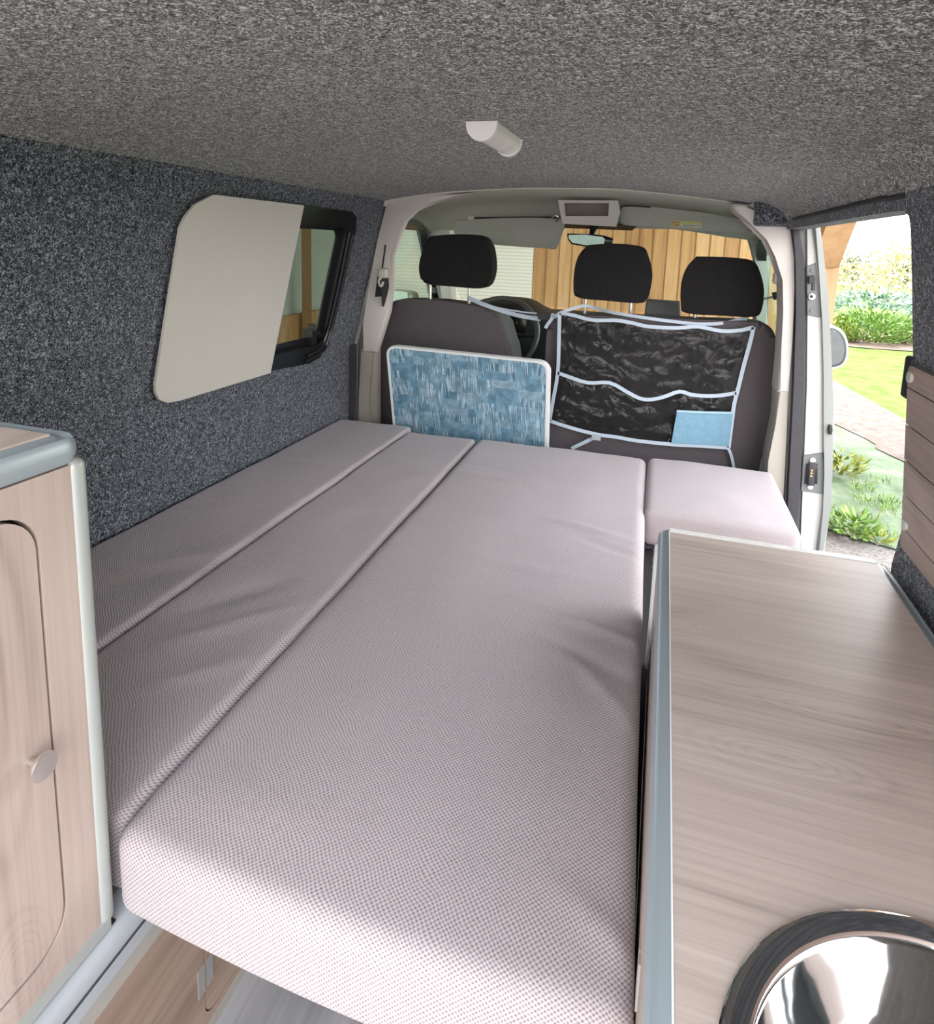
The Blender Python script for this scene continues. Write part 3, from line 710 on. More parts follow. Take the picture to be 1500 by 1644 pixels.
# ------------------------------------------------------------------ kitchen unit with worktop, right
WT = .685; WX0, WX1 = .0255, .425; WY = 1.270
ku = thing('kitchen_unit', (.22, .5, 0), 'low kitchen cabinet carrying the wood laminate worktop, right of the bed', 'cabinet')
HXF = .0275
kd = (.02, .556, .08, .63)
obj('side_panel', plate([(YB+.03, 0), (WY-.012, 0), (WY-.012, WT-.03), (YB+.03, WT-.03)], [rrect(kd[0]-.002, kd[1]+.002, kd[2]-.002, kd[3]+.002, .01)], YZ, HXF, HXF+.016), m_cab, ku)
kdo = obj('door', plate(rrect(*kd, .009), [], YZ, HXF, HXF+.016), m_cab, ku)
obj('carcass', bbox(HXF+.02, WX1-.004, YB+.03, WY-.02, 0, WT-.16, 0), m_gap, ku)
obj('end_panel', bbox(HXF+.006, WX1-.004, WY-.016, WY-.004, 0, WT-.03, .002), m_cab, ku)
obj('back_panel', bbox(WX1-.014, WX1-.004, YB+.03, WY-.02, 0, WT-.03, 0), m_cab, ku)
obj('corner_trim', softbox(WX0-.0045, WX0+.020, WY-.026, WY-.002, .30, WT-.028, .010, 2, 2, 8), m_edge, ku)
hinge(kdo, HXF, .556, .527, -1, .055, .012)
wt = thing('worktop', (.22, .5, .66), 'wood laminate worktop with aluminium edging and a round steel sink let into it', 'worktop')
def frame_bm():
    bm = softbox(WX0, WX1, YB+.02, WY, WT-.032, WT, .021, 20, 60, 2)
    dl = [f for f in bm.faces if all(WX0+.0225 < v_.co.x < WX1-.0225 and v_.co.y < WY-.0225 and v_.co.y > YB+.04 for v_ in f.verts)]
    bmesh.ops.delete(bm, geom=dl, context='FACES'); return bm
obj('aluminium_edging', frame_bm(), m_alub, wt)
SC = (.2475, .372); SR = .176
hole = [(SC[0]+(SR-.008)*math.cos(-2*math.pi*i/64), SC[1]+(SR-.008)*math.sin(-2*math.pi*i/64)) for i in range(64)]
obj('top_panel', plate([(WX0+.0205, YB+.05), (WX1-.0205, YB+.05), (WX1-.0205, WY-.020), (WX0+.0205, WY-.020)], [hole], XY, WT-.016, WT+.0008), m_top, wt)
obj('edge_bead', bbox(WX0+.0195, WX0+.021, YB+.05, WY-.02, WT-.003, WT+.0016, 0), m_edge, wt)
obj('edge_bead', bbox(WX0+.020, WX1-.02, WY-.0215, WY-.0195, WT-.003, WT+.0016, 0), m_edge, wt)
obj('far_edge_highlight', bevel(box(BM(), WX0+.0215, WX1-.0215, WY-.0195, WY-.004, WT-.01, WT+.0010), .0008, 1), plain('painted_edge_highlight', (.80, .80, .78), .3), wt)  # pale strip paints the highlight along the far aluminium edge
sk = obj('sink', lathe([(SR, .0008), (SR+.0002, .003), (SR-.002, .005), (SR-.005, .0055), (SR-.0075, .0046), (SR-.018, .0046), (SR-.0195, .004), (SR-.021, .002), (SR-.0225, -.003), (SR-.027, -.02), (SR-.038, -.05), (SR-.052, -.078), (SR-.075, -.098), (SR-.10, -.108), (.03, -.113), (.028, -.118), (0, -.119)], 96, Matrix.Translation((SC[0], SC[1], WT+.0006))), m_chrome)
tag(sk, 'round polished steel sink let into the near end of the worktop', 'sink')

# ------------------------------------------------------------------ wood-clad panel behind the door opening
cl = thing('cladding_panel', (.44, .9, .7), 'brown wood-effect board cladding with rounded corner on the right carpeted wall', 'wall cladding')
zz = [.727, .765, .830, .894, .959, 1.024, 1.064]
for i in range(6):
    z0 = zz[i]; z1 = zz[i+1]-.0022; ye = 1.252-.064*((z0+z1)/2-.74)/.31
    r4 = [0, 0, .014 if i == 5 else 0, 0]
    if i == 0: r4[1] = .02
    f = lambda a, b, t: Vector((fr_(b)-t-.003, a-(b-(z0+z1)/2)*.2, b))
    obj('board', plate(rrect(YB+.03, ye, z0, z1, r4), [], f, 0, .012, [(1, .75)] if i == 0 else None), m_board, cl)
for (y_, z_) in ((1.172, 1.043), (1.222, .775)):
    X = fr_(z_)-.015
    obj('screw_cap', cyl((X, y_, z_), (X-.005, y_, z_), .009, 14, .001), m_screw, cl)
ct = thing('door_catch', (fr_(1.03), 1.26, 1.03), 'black rubber door catch on the rear edge of the side opening', 'catch')
obj('body', softbox(fr_(1.035)-.012, fr_(1.035)+.012, 1.200, 1.228, 1.0, 1.072, .006, 2, 2, 4), m_blackm, ct)

# ------------------------------------------------------------------ ceiling lamp
lp = thing('ceiling_lamp', (-.312, 1.2, 1.44), 'small white half-round lamp fixed under the carpeted ceiling', 'lamp')
def half(y0, y1, r, h, cx=-.322, zc=1.443):
    pr_ = [(cx+r*math.cos(math.pi*i/14), zc-h*math.sin(math.pi*i/14)**.9) for i in range(15)]
    bm = BM(); A = [bm.verts.new((a, y0, b)) for a, b in pr_]; B = [bm.verts.new((a, y1, b)) for a, b in pr_]
    bm.faces.new(A); bm.faces.new(B[::-1])
    for i in range(len(A)): bm.faces.new((A[i], A[(i+1) % len(A)], B[(i+1) % len(A)], B[i]))
    return bevel(bm, .0015, 2, 60)
obj('diffuser', half(1.107, 1.288, .026, .031), plain('white_diffuser', (.80, .78, .80), .3), lp)
obj('end_cap', half(1.095, 1.108, .0285, .0335), m_lamp, lp); obj('end_cap', half(1.287, 1.298, .0285, .0335), m_lamp, lp)

# ------------------------------------------------------------------ front seats
m_postm = plain('satin_steel_post', (.62, .62, .60), .22, .7)
def headrest(parent, pix, Y, posts, Yp, zlow, mat_=None):
    pts = chain2(ppoly(pix, Y)+[ppoly(pix, Y)[0]], 4)[:-1]
    h = obj('headrest', slab(pts, Y, Y+.085, .028, 5), mat_ or m_hr, parent)
    for (x0, y0, x1, y1) in posts:
        a = at(x0, y0, Y=Yp); b_ = at(x1, y1, Y=Yp); b_.z = zlow
        obj('headrest_post', tube([a+Vector((0, 0, .03)), b_], .007, 12), m_postm, h)
    return h
ds = thing('driver_seat', (-.88, 2.7, 0), 'single dark grey front seat, behind the folded blue table', 'car seat')
dp = chain2([(-1.20, .30), (-1.222, .60), (-1.222, .83), (-1.195, .915), (-1.15, .962), (-1.08, .982), (-.90, .985), (-.75, .972), (-.68, .955), (-.645, .91), (-.615, .83), (-.59, .70), (-.575, .5), (-.58, .30)], 3)
obj('backrest', slab(dp, 2.56, 2.68, .028, 5), m_seat, ds)
dp2 = [(x*.975-.022, z) for x, z in dp]
obj('side_bolster', slab([(-.70, .35), (-.70, .93), (-.665, .945), (-.63, .90), (-.598, .80), (-.575, .68), (-.56, .5), (-.565, .35)], 2.60, 2.76, .02, 4), m_seatside, ds)
obj('seat_squab', softbox(-1.17, -.62, 2.62, 3.10, .22, .36, .05, 6, 6, 3), m_seat, ds)
headrest(ds, [(690, 379), (735, 376), (776, 380), (787, 400), (790, 432), (784, 455), (772, 463), (725, 460), (684, 456), (675, 445), (673, 425), (680, 398)], 2.56, [(691, 458, 691, 482), (754, 463, 753, 484)], 2.61, .96)
obj('belt_stalk', tube([at(616, 500, Y=2.50), at(619, 525, Y=2.50)], .008, 8), m_blackm, ds)
bs = thing('double_seat', (0, 2.6, 0), 'double dark grey passenger bench seat, behind the hanging pocket organiser', 'car seat')
bp = chain2([(-.425, .30), (-.432, .60), (-.435, .86), (-.425, .925), (-.395, .955), (-.30, .968), (0, .975), (.30, .982), (.355, .978), (.39, .955), (.405, .91), (.412, .84), (.415, .60), (.405, .30)], 3)
obj('backrest', slab(bp, 2.50, 2.62, .028, 5), m_seat, bs)
obj('seat_squab', softbox(-.41, .40, 2.56, 3.05, .22, .36, .05, 6, 6, 3), m_seat, bs)
headrest(bs, [(946, 393), (990, 391), (1030, 396), (1040, 410), (1047, 440), (1043, 470), (1037, 483), (1025, 487), (975, 483), (928, 478), (921, 465), (923, 430), (932, 405)], 2.52, [(941, 480, 939, 500), (1014, 485, 1012, 503)], 2.57, .95)
headrest(bs, [(1120, 412), (1165, 413), (1208, 418), (1220, 435), (1227, 465), (1224, 495), (1213, 509), (1160, 507), (1102, 503), (1094, 490), (1095, 455), (1104, 430)], 2.52, [(1116, 504, 1115, 522), (1196, 509, 1197, 524)], 2.57, .95)
tw = ppoly([(1038, 482), (1092, 486), (1094, 530), (1032, 526)], 2.66)
obj('belt_tower', slab(tw, 2.66, 2.76, .012, 3), m_seatside, bs)

# ------------------------------------------------------------------ folding table behind the bed
TP = Vector((0, 2.335, .50)); TN = Vector((0, -1, -.28)).normalized()
def tp(x, y): return atp(x, y, TP, TN)
ft = thing('folding_table', (-.7, 2.45, 0), 'folded picnic table with blue patterned top and white edge, standing behind the bed', 'table')
cor = [tp(622, 554.5), tp(881.5, 581.5), tp(879.5, 713), tp(631, 688)]
EV = (cor[0]-cor[3]).normalized(); mid = (cor[0]+cor[1])/2
ang = ((cor[1]-cor[0]).normalized()).angle(Vector((1, 0, 0)))*(1 if cor[1].z > cor[0].z else -1)
eu = Vector((math.cos(ang), 0, 0)) + TN.cross(Vector((1, 0, 0)))*0
up_ = Vector((0, .28, -1)).normalized()*-1
eu = (Vector((1, 0, 0))*math.cos(ang) + up_*math.sin(ang)).normalized(); ev = (up_*math.cos(ang) - Vector((1, 0, 0))*math.sin(ang)).normalized()
wd_ = ((cor[1]-cor[0]).length+(cor[2]-cor[3]).length)/2
x0, x1, zt = -wd_/2-.004, wd_/2-.003, .862
0 and print('TABLE', [tuple(round(t, 3) for t in c) for c in cor], math.degrees(ang))
TM = lambda a, b, t: mid+eu*a+ev*(b-zt)-TN*t
def tbl(dx, t0, dt):
    oo = rrect(x0+dx, x1+dx, .02, zt+dx, .042, 8); ii = rrect(x0+dx+.009, x1+dx-.009, .029, zt+dx-.009, .034, 8)
    return oo, ii
oo, ii = tbl(0, 0, 0)
t1_ = obj('table_leaf', plate(ii, [], TM, .002, .010), m_table, ft)
obj('white_edging', bevel(plate(oo, [ii], TM, 0, .012), .0012, 1, 50), m_edge, t1_)
oo, ii = tbl(.004, 0, 0); oo = [(a, b-.010) for a, b in oo]; ii = [(a, b-.010) for a, b in ii]
t2_ = obj('table_leaf', plate(ii, [], TM, .019, .027), m_table, ft)
obj('white_edging', bevel(plate(oo, [ii], TM, .0165, .0285), .0012, 1, 50), m_edge, t2_)

# ------------------------------------------------------------------ hanging organiser on the bench seat
og = thing('seat_organiser', (0, 2.48, .7), 'hanging organiser with clear pockets and pale blue binding, tied over the double seat back', 'organiser')
YO = 2.475
def P(x, y, Y=YO): return at(x, y, Y=Y)
topE = [(899, 502), (922, 506), (948, 513), (970, 514), (991, 514), (1015, 518), (1042, 524), (1088, 526), (1121, 524), (1158, 531), (1188, 530), (1210, 525)]
rgtE = [(1210, 525), (1203, 555), (1194, 587), (1186, 620), (1179, 648), (1174, 685), (1170, 718)]
lftE = [(899, 502), (898, 550), (896, 599), (889, 640), (883, 675)]
midE = [(896, 598), (915, 605), (945, 614), (979, 614), (1006, 628), (1025, 638), (1042, 641), (1065, 637), (1091, 628), (1110, 633), (1134, 635), (1160, 634), (1182, 630)]
botE = [(883, 675), (920, 687), (960, 697), (990, 701), (1024, 707), (1082, 713), (1125, 715), (1170, 718)]
def E_(e, Y=YO): return smooth_pts([P(x, y, Y) for x, y in e], 3)
def lerp(e, t):
    n = len(e)-1; k = min(n-1, int(t*n)); f = t*n-k; return e[k].lerp(e[k+1], f)
T_, M_, B_, L_, R_ = E_(topE), E_(midE), E_(botE), E_(lftE), E_(rgtE)
def coons(u, v, Tp, Bt):
    a = lerp(Tp, u); b_ = lerp(Bt, u); return a.lerp(b_, v)
def sheet(Tp, Bt, Y, amp, k, nu=60, nv=30):
    def f(u, v):
        p = coons(u, v, Tp, Bt); e = min(1, min(u, 1-u, v, 1-v)*8)
        n_ = noise.noise(Vector((p.x*9, p.z*11, k)))*1.0+noise.noise(Vector((p.x*22+p.z*14, p.z*20, k)))*.5
        return Vector((p.x, Y-abs(n_)*amp*e, p.z))
    return grid(f, nu, nv)
m_cloth = plain('black_backing_cloth', (.012, .011, .013), .8, 0, .2, 60)
obj('backing_cloth', thicken(sheet(T_, B_, YO+.010, .004, 3), .001), m_cloth, og)
pk = obj('upper_pocket', sheet(T_, M_, YO-.002, .012, 9), m_vinyl, og)
pk2 = obj('lower_pocket', sheet(M_, B_, YO-.003, .014, 15), m_vinyl, og)
for e in (T_, M_, B_, L_, R_):
    obj('binding', ribbon([p-Vector((0, .006, 0)) for p in e], .0135, .003), m_band, og)
obj('blue_pouch', sheet(E_([(1087, 660), (1130, 662), (1177, 663)], YO-.006), E_([(1078, 711), (1120, 713), (1170, 716)], YO-.006), YO-.012, .006, 21, 20, 12), m_blueg, og)
obj('dark_flap', thicken(sheet(E_([(1092, 632), (1180, 633)], YO), E_([(1091, 655), (1176, 661)], YO), YO+.004, .002, 25, 20, 8), .001), m_cloth, og)
obj('pouch_hem', ribbon([P(x, y, YO-.020) for x, y in [(1087, 660), (1130, 662), (1177, 663)]], .008, .002), plain('pale_blue_hem', (.42, .60, .74), .6), og)
# loose upper strap to the headrest posts, and its neighbours
def strap(pix, w_=.014):
    pts = smooth_pts([P(x, y, Y) for x, y, Y in pix], 4)
    obj('strap', ribbon(pts, w_, .003), m_band, og)
strap([(899, 503, YO-.005), (915, 497, 2.50), (938, 491, 2.54), (958, 495, 2.54), (985, 502, 2.50), (1042, 511, 2.48), (1080, 516, 2.48), (1120, 520, 2.48), (1160, 519, 2.50), (1193, 512, 2.545), (1200, 513, 2.545)], .012)
strap([(899, 503, YO-.005), (892, 508, 2.475), (884, 511, 2.50)], .014)
strap([(753, 478, 2.55), (775, 488, 2.535), (810, 500, 2.53), (840, 508, 2.52), (868, 512, 2.51)], .017)
strap([(755, 482, 2.56), (800, 494, 2.55), (840, 501, 2.53), (862, 503, 2.52)], .006)
strap([(888, 503, 2.49), (886, 512, 2.485), (880, 520, 2.485), (876, 527, 2.485)], .013)
strap([(961, 699, YO-.008), (945, 707, YO-.01), (918, 720, YO-.01)], .014)
strap([(1168, 716, YO-.004), (1175, 733, YO), (1180, 760, YO+.01)], .010)
strap([(1226, 735, 2.485), (1221, 760, 2.485)], .012)
obj('buckle', bevel(box(BM(), *[q for q in (P(864, 510, 2.49).x, P(884, 510, 2.49).x)], 2.487, 2.497, P(870, 513, 2.49).z, P(870, 503, 2.49).z), .003, 2), m_blackm, og)
obj('buckle', bevel(box(BM(), P(951, 700, 2.46).x, P(965, 700, 2.46).x, 2.455, 2.462, P(955, 706, 2.46).z, P(955, 698, 2.46).z), .002, 1), plain('grey_buckle', (.42, .46, .50), .4), og)

# ------------------------------------------------------------------ seat belts
def belt(name, label, anchor, webbing, slide, shade):
    b0 = thing(name, at(*anchor[:2], Y=anchor[2]), label, 'seat belt')
    p = Vector(b0.location)
    sp = softbox(p.x-.022, p.x+.022, p.y-.014, p.y+.012, p.z-.020, p.z+.022, .010, 3, 3, 3)
    obj('anchor_cover', sp, shade, b0)
    obj('loop', tube(smooth_pts([at(x, y, Y=Y) for x, y, Y in slide], 4), .007, 8), shade, b0)
    obj('webbing', ribbon(smooth_pts([at(x, y, Y=Y) for x, y, Y in webbing], 4), .042, .003, Vector((.45, 1, 0))), m_blackm, b0)
    return b0
m_belt = plain('pale_belt_fitting', (.58, .56, .50), .4)
b1 = belt('seat_belt', 'pale seat belt fitting with black webbing on the left pillar beside the single seat', (616, 439, 2.375), [(617, 448, 2.36), (619, 470, 2.38), (620, 490, 2.40)], [(612, 443, 2.355), (609, 452, 2.355), (612, 459, 2.355), (615, 452, 2.355)], m_belt)
obj('webbing_upper', ribbon([at(619, 393, Y=2.385), at(614, 430, Y=2.385)], .006, .002), m_blackm, b1)
obj('belt_tongue', slab(ppoly([(615, 495), (621, 496), (626, 505), (620, 509)], 2.44), 2.44, 2.455, .003, 1), m_blackm, b1)
obj('buckle_stalk', tube([at(620, 505, Y=2.45), at(619, 524, Y=2.47)], .006, 8), m_blackm, b1)
b2 = belt('seat_belt', 'pale seat belt fitting with dark webbing on the right pillar beside the double seat', (1252, 447, 2.44), [(1254, 455, 2.43), (1262, 490, 2.45), (1258, 560, 2.47), (1246, 660, 2.50), (1238, 740, 2.52)], [(1258, 448, 2.42), (1261, 462, 2.42), (1256, 471, 2.42), (1252, 458, 2.42)], m_belt)
obj('buckle_plate', slab(ppoly([(1240, 470), (1253, 468), (1257, 478), (1243, 482)], 2.46), 2.46, 2.475, .003, 1), m_blackm, b2)
obj('belt_bar', tube([at(1226, 480, Y=2.47), at(1245, 476, Y=2.47)], .004, 8), m_nickel, b2)

# ------------------------------------------------------------------ dashboard, wheel, mirrors, visors
da = thing('dashboard', (-.4, 3.4, .7), 'black dashboard with raised instrument hood beyond the front seats', 'dashboard')
def dash_top(x):
    h = math.exp(-((x+.80)/.20)**4)*.085
    return .866+h
def dash():
    prof = lambda x: [(3.12, .30), (3.10, .62), (3.14, dash_top(x)-.09), (3.20, dash_top(x)-.02), (3.30, dash_top(x)), (3.45, dash_top(x)-.004), (3.62, .868), (3.82, .855), (3.85, .30)]
    return grid(lambda u, v: (lambda q: Vector((-1.22+1.66*u, q[0], q[1])))(prof(-1.22+1.66*u)[round(v*8)]), 50, 8)
obj('body', thicken(dash(), .01), m_dash, da)
ic = obj('instrument_cluster', slab([(-.95, .78), (-.95, .86), (-.90, .885), (-.70, .885), (-.65, .86), (-.65, .78)], 3.125, 3.15, .004, 2), m_black, da)
for i in range(7):
    t = R(200-i*22); cx, cz = -.715, .80
    a = Vector((cx+.040*math.cos(t), 3.118, cz+.040*math.sin(t))); b_ = Vector((cx+.052*math.cos(t), 3.118, cz+.052*math.sin(t)))
    obj('gauge_mark', tube([a, b_], .0014, 6), m_edge if i < 5 else plain('orange_mark', (.7, .25, .1), .5), ic)
sw = thing('steering_wheel', (-.76, 3.05, .80), 'dark steering wheel partly hidden by the single front seat', 'steering wheel')
WM = Matrix.Translation((-.762, 3.02, .795))@Matrix.Rotation(R(62), 4, 'X')
bm = BM(); n = 64
for i in range(n):
    for j in range(10): bm.verts.new(WM@Vector(((.19+.0155*math.cos(2*math.pi*j/10))*math.cos(2*math.pi*i/n), (.19+.0155*math.cos(2*math.pi*j/10))*math.sin(2*math.pi*i/n), .0155*math.sin(2*math.pi*j/10))))
bm.verts.ensure_lookup_table()
for i in range(n):
    for j in range(10): bm.faces.new([bm.verts[q] for q in (i*10+j, ((i+1) % n)*10+j, ((i+1) % n)*10+(j+1) % 10, i*10+(j+1) % 10)])
obj('rim', bm, plain('worn_grey_rim', (.10, .105, .105), .28), sw)
obj('hub', lathe([(0, .035), (.05, .034), (.075, .02), (.08, -.01), (.06, -.04), (0, -.045)], 32, WM), m_dash, sw)
for a in (0, 180, 270):
    t = R(a); obj('spoke', tube([WM@Vector((.06*math.cos(t), .06*math.sin(t), 0)), WM@Vector((.185*math.cos(t), .185*math.sin(t), 0))], [.022, .013], 10, sy=.5), m_dash, sw)
obj('column', tube([WM@Vector((0, 0, -.03)), WM@Vector((0, 0, -.20))], .035, 16), m_dash, sw)
# rear-view mirror
rm = thing('rear_view_mirror', at(948, 378, Y=3.0), 'dark rear-view mirror hanging from the top of the windscreen', 'mirror')
mp = ppoly([(911, 375), (940, 375), (970, 378), (985, 383), (984, 392), (965, 396), (940, 396), (918, 392), (912, 384)], 3.0)
obj('housing', slab(mp, 2.985, 3.03, .008, 3), m_black, rm)
mg = ppoly([(913, 377), (940, 377), (968, 380), (972, 384), (970, 393), (940, 394), (919, 390), (913, 383)], 2.984)
obj('mirror_glass', slab(mg, 2.981, 2.986, .001, 1), plain('green_mirror', (.045, .06, .056), .03, 1), rm)
obj('stem', tube([at(950, 378, Y=3.02), at(954, 364, Y=3.06)], [.012, .02], 10), m_black, rm)
# sun visors
v1 = thing('sun_visor', at(815, 350, Y=3.02), 'grey sun visor folded down in front of the single seat', 'sun visor')
obj('flap', slab(chain2(ppoly([(732, 353), (815, 350), (902, 351), (904, 362), (900, 382), (893, 399), (880, 399), (815, 395), (745, 386), (728, 372)], 3.0), 2), 3.0, 3.025, .008, 3), m_visor, v1)
obj('pivot_rod', tube([at(752, 350, Y=3.01), at(900, 349, Y=3.01)], .0045, 8), m_seal, v1)
obj('pivot_bracket', softbox(*[q for q in (lambda a, b: (a.x, b.x, 2.995, 3.02, b.z, a.z))(at(751, 340, Y=3.0), at(761, 354, Y=3.0))], .005, 2, 2, 2), m_head, v1)
obj('clip', tube(smooth_pts([at(886, 350, Y=2.99), at(892, 346, Y=2.985), at(898, 350, Y=2.99), at(892, 356, Y=2.99)], 3), .004, 8), m_chrome, v1)
v2 = thing('sun_visor', at(1090, 345, Y=2.85), 'grey sun visor with yellow warning label, folded up above the double seat', 'sun visor')
obj('flap', slab(chain2(ppoly([(995, 340), (1000, 331), (1045, 332), (1190, 350), (1200, 362), (1195, 374), (1100, 369), (1030, 363), (1000, 361), (994, 352)], 2.85), 2), 2.85, 2.88, .008, 3), m_visor, v2)
obj('visor_gap', tube(smooth_pts([at(994, 352, Y=2.848), at(996, 337, Y=2.848), at(1003, 330.5, Y=2.848), (at(1045, 332.5, Y=2.848))], 4), .003, 8), m_blackm, v2)
lb = obj('warning_label', slab(ppoly([(1077, 354.5), (1127, 356), (1127, 366.5), (1077, 363.5)], 2.846), 2.8455, 2.8495, .0003, 1), plain('yellow_sticker', (.62, .60, .22), .5), v2)
obj('label_field', slab(ppoly([(1093, 359.3), (1126, 360), (1126, 365.8), (1093, 363.8)], 2.845), 2.8445, 2.8456, .0002, 1), plain('cream_label_field', (.70, .70, .60), .5), lb)
def ring(x, y, Y, r, t):
    c = at(x, y, Y=Y); return tube([c+Vector((r*math.cos(2*math.pi*i/20)*1.3, 0, r*.7*math.sin(2*math.pi*i/20))) for i in range(21)], t, 6, False)
m_red = plain('red_symbol', (.50, .14, .08), .5)
obj('warning_ring', ring(1084.5, 359.3, 2.844, .0115, .0016), m_red, lb)
c_ = at(1084.5, 359.3, Y=2.843); obj('warning_bar', tube([c_+Vector((-.011, 0, .006)), c_+Vector((.011, 0, -.006))], .0014, 6), m_red, lb)
for i, (xa, xb, y_) in enumerate([(1097, 1118, 361.2), (1097, 1115, 362.6), (1120, 1124.5, 361.2), (1121, 1124, 363.8)]):
    obj('print_line', tube([at(xa, y_, Y=2.8435), at(xb, y_+.8, Y=2.8435)], .0009, 5), m_jambgrey, lb)
# overhead pocket
oc = thing('overhead_pocket', at(940, 340, Y=2.74), 'open storage pocket with pale frame in the headliner above the windscreen', 'storage pocket')
po = ppoly([(896, 321), (992, 322), (996, 340), (989, 364), (903, 359)], 2.74); pi_ = ppoly([(906, 326), (978, 326), (977, 347), (908, 347)], 2.74)
obj('frame', bevel(plate(po, [pi_], XZ, 2.74, 2.775), .003, 2, 40), m_grey, oc)
bk = ppoly([(906, 326), (978, 326), (977, 347), (908, 347)], 2.80)
obj('recess', slab(bk, 2.80, 2.815, .001, 1), plain('pocket_lining', (.26, .22, .20), .8), oc)
bm = BM(); a_ = [bm.verts.new((x, 2.77, z)) for x, z in pi_]; b__ = [bm.verts.new((x, 2.805, z)) for x, z in bk]
for i in range(4): bm.faces.new((a_[i], a_[(i+1) % 4], b__[(i+1) % 4], b__[i]))
obj('recess_side', thicken(bm, .002), m_jambgrey, oc)
# grab handle by the right front pillar
gh = thing('grab_handle', at(1205, 365, Y=2.9), 'grey grab handle above the passenger door', 'handle')
obj('grip', tube(smooth_pts([at(1192, 357, Y=2.93), at(1197, 366, Y=2.88), at(1206, 374, Y=2.80), at(1212, 372, Y=2.76)], 4), .009, 8), m_grey, gh)
# door mirrors outside
rmi = thing('door_mirror', (.80, 3.4, .79), 'pale door mirror with dark rim seen through the side opening', 'mirror')
ho = chain2(ppoly([(1322, 524), (1338, 524), (1350, 528), (1359, 540), (1363, 560), (1361, 578), (1354, 588), (1340, 592), (1322, 592)], 3.4), 3)
obj('housing', slab(ho, 3.40, 3.52, .03, 5), m_white, rmi)
hi_ = chain2(ppoly([(1324, 527), (1338, 527), (1348, 532), (1356, 544), (1359, 561), (1357, 576), (1351, 585), (1338, 589), (1324, 589)], 3.398), 3)
obj('rim', slab(hi_, 3.392, 3.402, .003, 2), plain('dark_green_rim', (.05, .07, .065), .5), rmi)
hg = chain2(ppoly([(1326, 530), (1337, 530), (1346, 535), (1353, 546), (1356, 561), (1354, 575), (1349, 582), (1337, 586), (1326, 586)], 3.39), 3)
obj('mirror_glass', slab(hg, 3.388, 3.393, .001, 1), plain('mirror_silver', (.24, .26, .27), .02, 1), rmi)
obj('arm', tube([(.55, 3.45, .76), (.76, 3.46, .78)], .03, 10), m_blackm, rmi)
lmi = thing('door_mirror', (-1.46, 3.25, .86), 'pale green door mirror beyond the single seat side window', 'mirror')
hl_ = chain2(ppoly([(618, 466), (640, 467), (655, 470), (662, 478), (662, 520), (640, 530), (618, 530)], 3.3), 2)
obj('housing', slab(hl_, 3.3, 3.42, .02, 4), plain('pale_green_shell', (.55, .62, .52), .3), lmi)
obj('shell_seam', tube([at(655, 471, Y=3.298), at(657, 485, Y=3.298), at(656, 515, Y=3.298)], .003, 6), m_jambgrey, lmi)
obj('arm', tube([(-1.30, 3.4, .70), (-1.40, 3.38, .74)], .03, 10), m_blackm, lmi)

# ------------------------------------------------------------------ outside: carport
G = -.45
bcx = at(856, 430, Y=6.5).x
tag(obj('wooden_fence', bbox(bcx, 1.35, 6.5, 6.54, G, 2.3, 0), m_fence), 'light pine board wall standing ahead of the windscreen', 'fence')
fj = BM()
k = math.ceil(bcx/.13)
while k*.13 < 1.35: box(fj, k*.13-.0035, k*.13+.0035, 6.493, 6.5, G, 2.3); k += 1
fo = [o for o in bpy.data.objects if o.name.startswith('wooden_fence')][0]
obj('board_joints', fj, plain('dark_joint', (.30, .16, .07), .9), fo)
tag(obj('ribbed_shutter', bbox(-3.36, bcx, 6.48, 6.52, G, 2.3, 0), m_rib), 'white horizontally ribbed sheet wall beside the pine boards', 'wall')
lw = thing('carport_side', (-3.3, 3.5, G), 'carport side wall of pale sheet above low orange-brown boards, with an upright post', 'wall')
obj('sheet', bbox(-3.34, -3.32, 1.0, 6.47, G, 2.3, 0), m_sheet, lw)
ztop = at(480, 505, X=-3.2).z
obj('low_boards', bbox(-3.26, -3.22, 1.0, 6.47, G, ztop, 0), m_fencel, lw)
pp = at(494, 440, X=-3.15)
obj('upright', bbox(-3.19, -3.13, pp.y-.035, pp.y+.035, G, 2.3, .006), plain('brown_upright', (.36, .19, .09), .7), lw)
po_ = thing('timber_post', (1.12, 4.6, G), 'orange timber carport post with a diagonal brace, seen through the side opening', 'post')
pR = at(1349, 425, Y=4.52)
obj('upright', bbox(pR.x-.22, pR.x, 4.52, 4.72, G, 2.1, .008), m_post, po_)
bm = BM()
y0b, z0b, y1b, z1b = 4.50, pR.z-.02, 3.62, pR.z+.95
hx0, hx1 = pR.x-.16, pR.x-.01
q = [(y0b, z0b), (y0b, z0b+.26), (y1b-.05, z1b+.2), (y1b-.12, z1b)]
A = [bm.verts.new((hx0, y, z)) for y, z in q]; B = [bm.verts.new((hx1, y, z)) for y, z in q]
bm.faces.new(A); bm.faces.new(B[::-1])
for i in range(4): bm.faces.new((A[i], A[(i+1) % 4], B[(i+1) % 4], B[i]))
obj('brace', bevel(bm, .008, 2), m_post, po_)
rf = thing('carport_roof', (-1, 4, 2.1), 'timber roof of the carport over the front of the van', 'roof')
obj('beam', bbox(pR.x-.22, pR.x, 1.2, 6.6, 2.1, 2.28, .01), m_post, rf)
obj('roof_boards', bbox(-3.5, 1.25, 1.2, 6.7, 2.30, 2.34, 0), m_fence, rf)

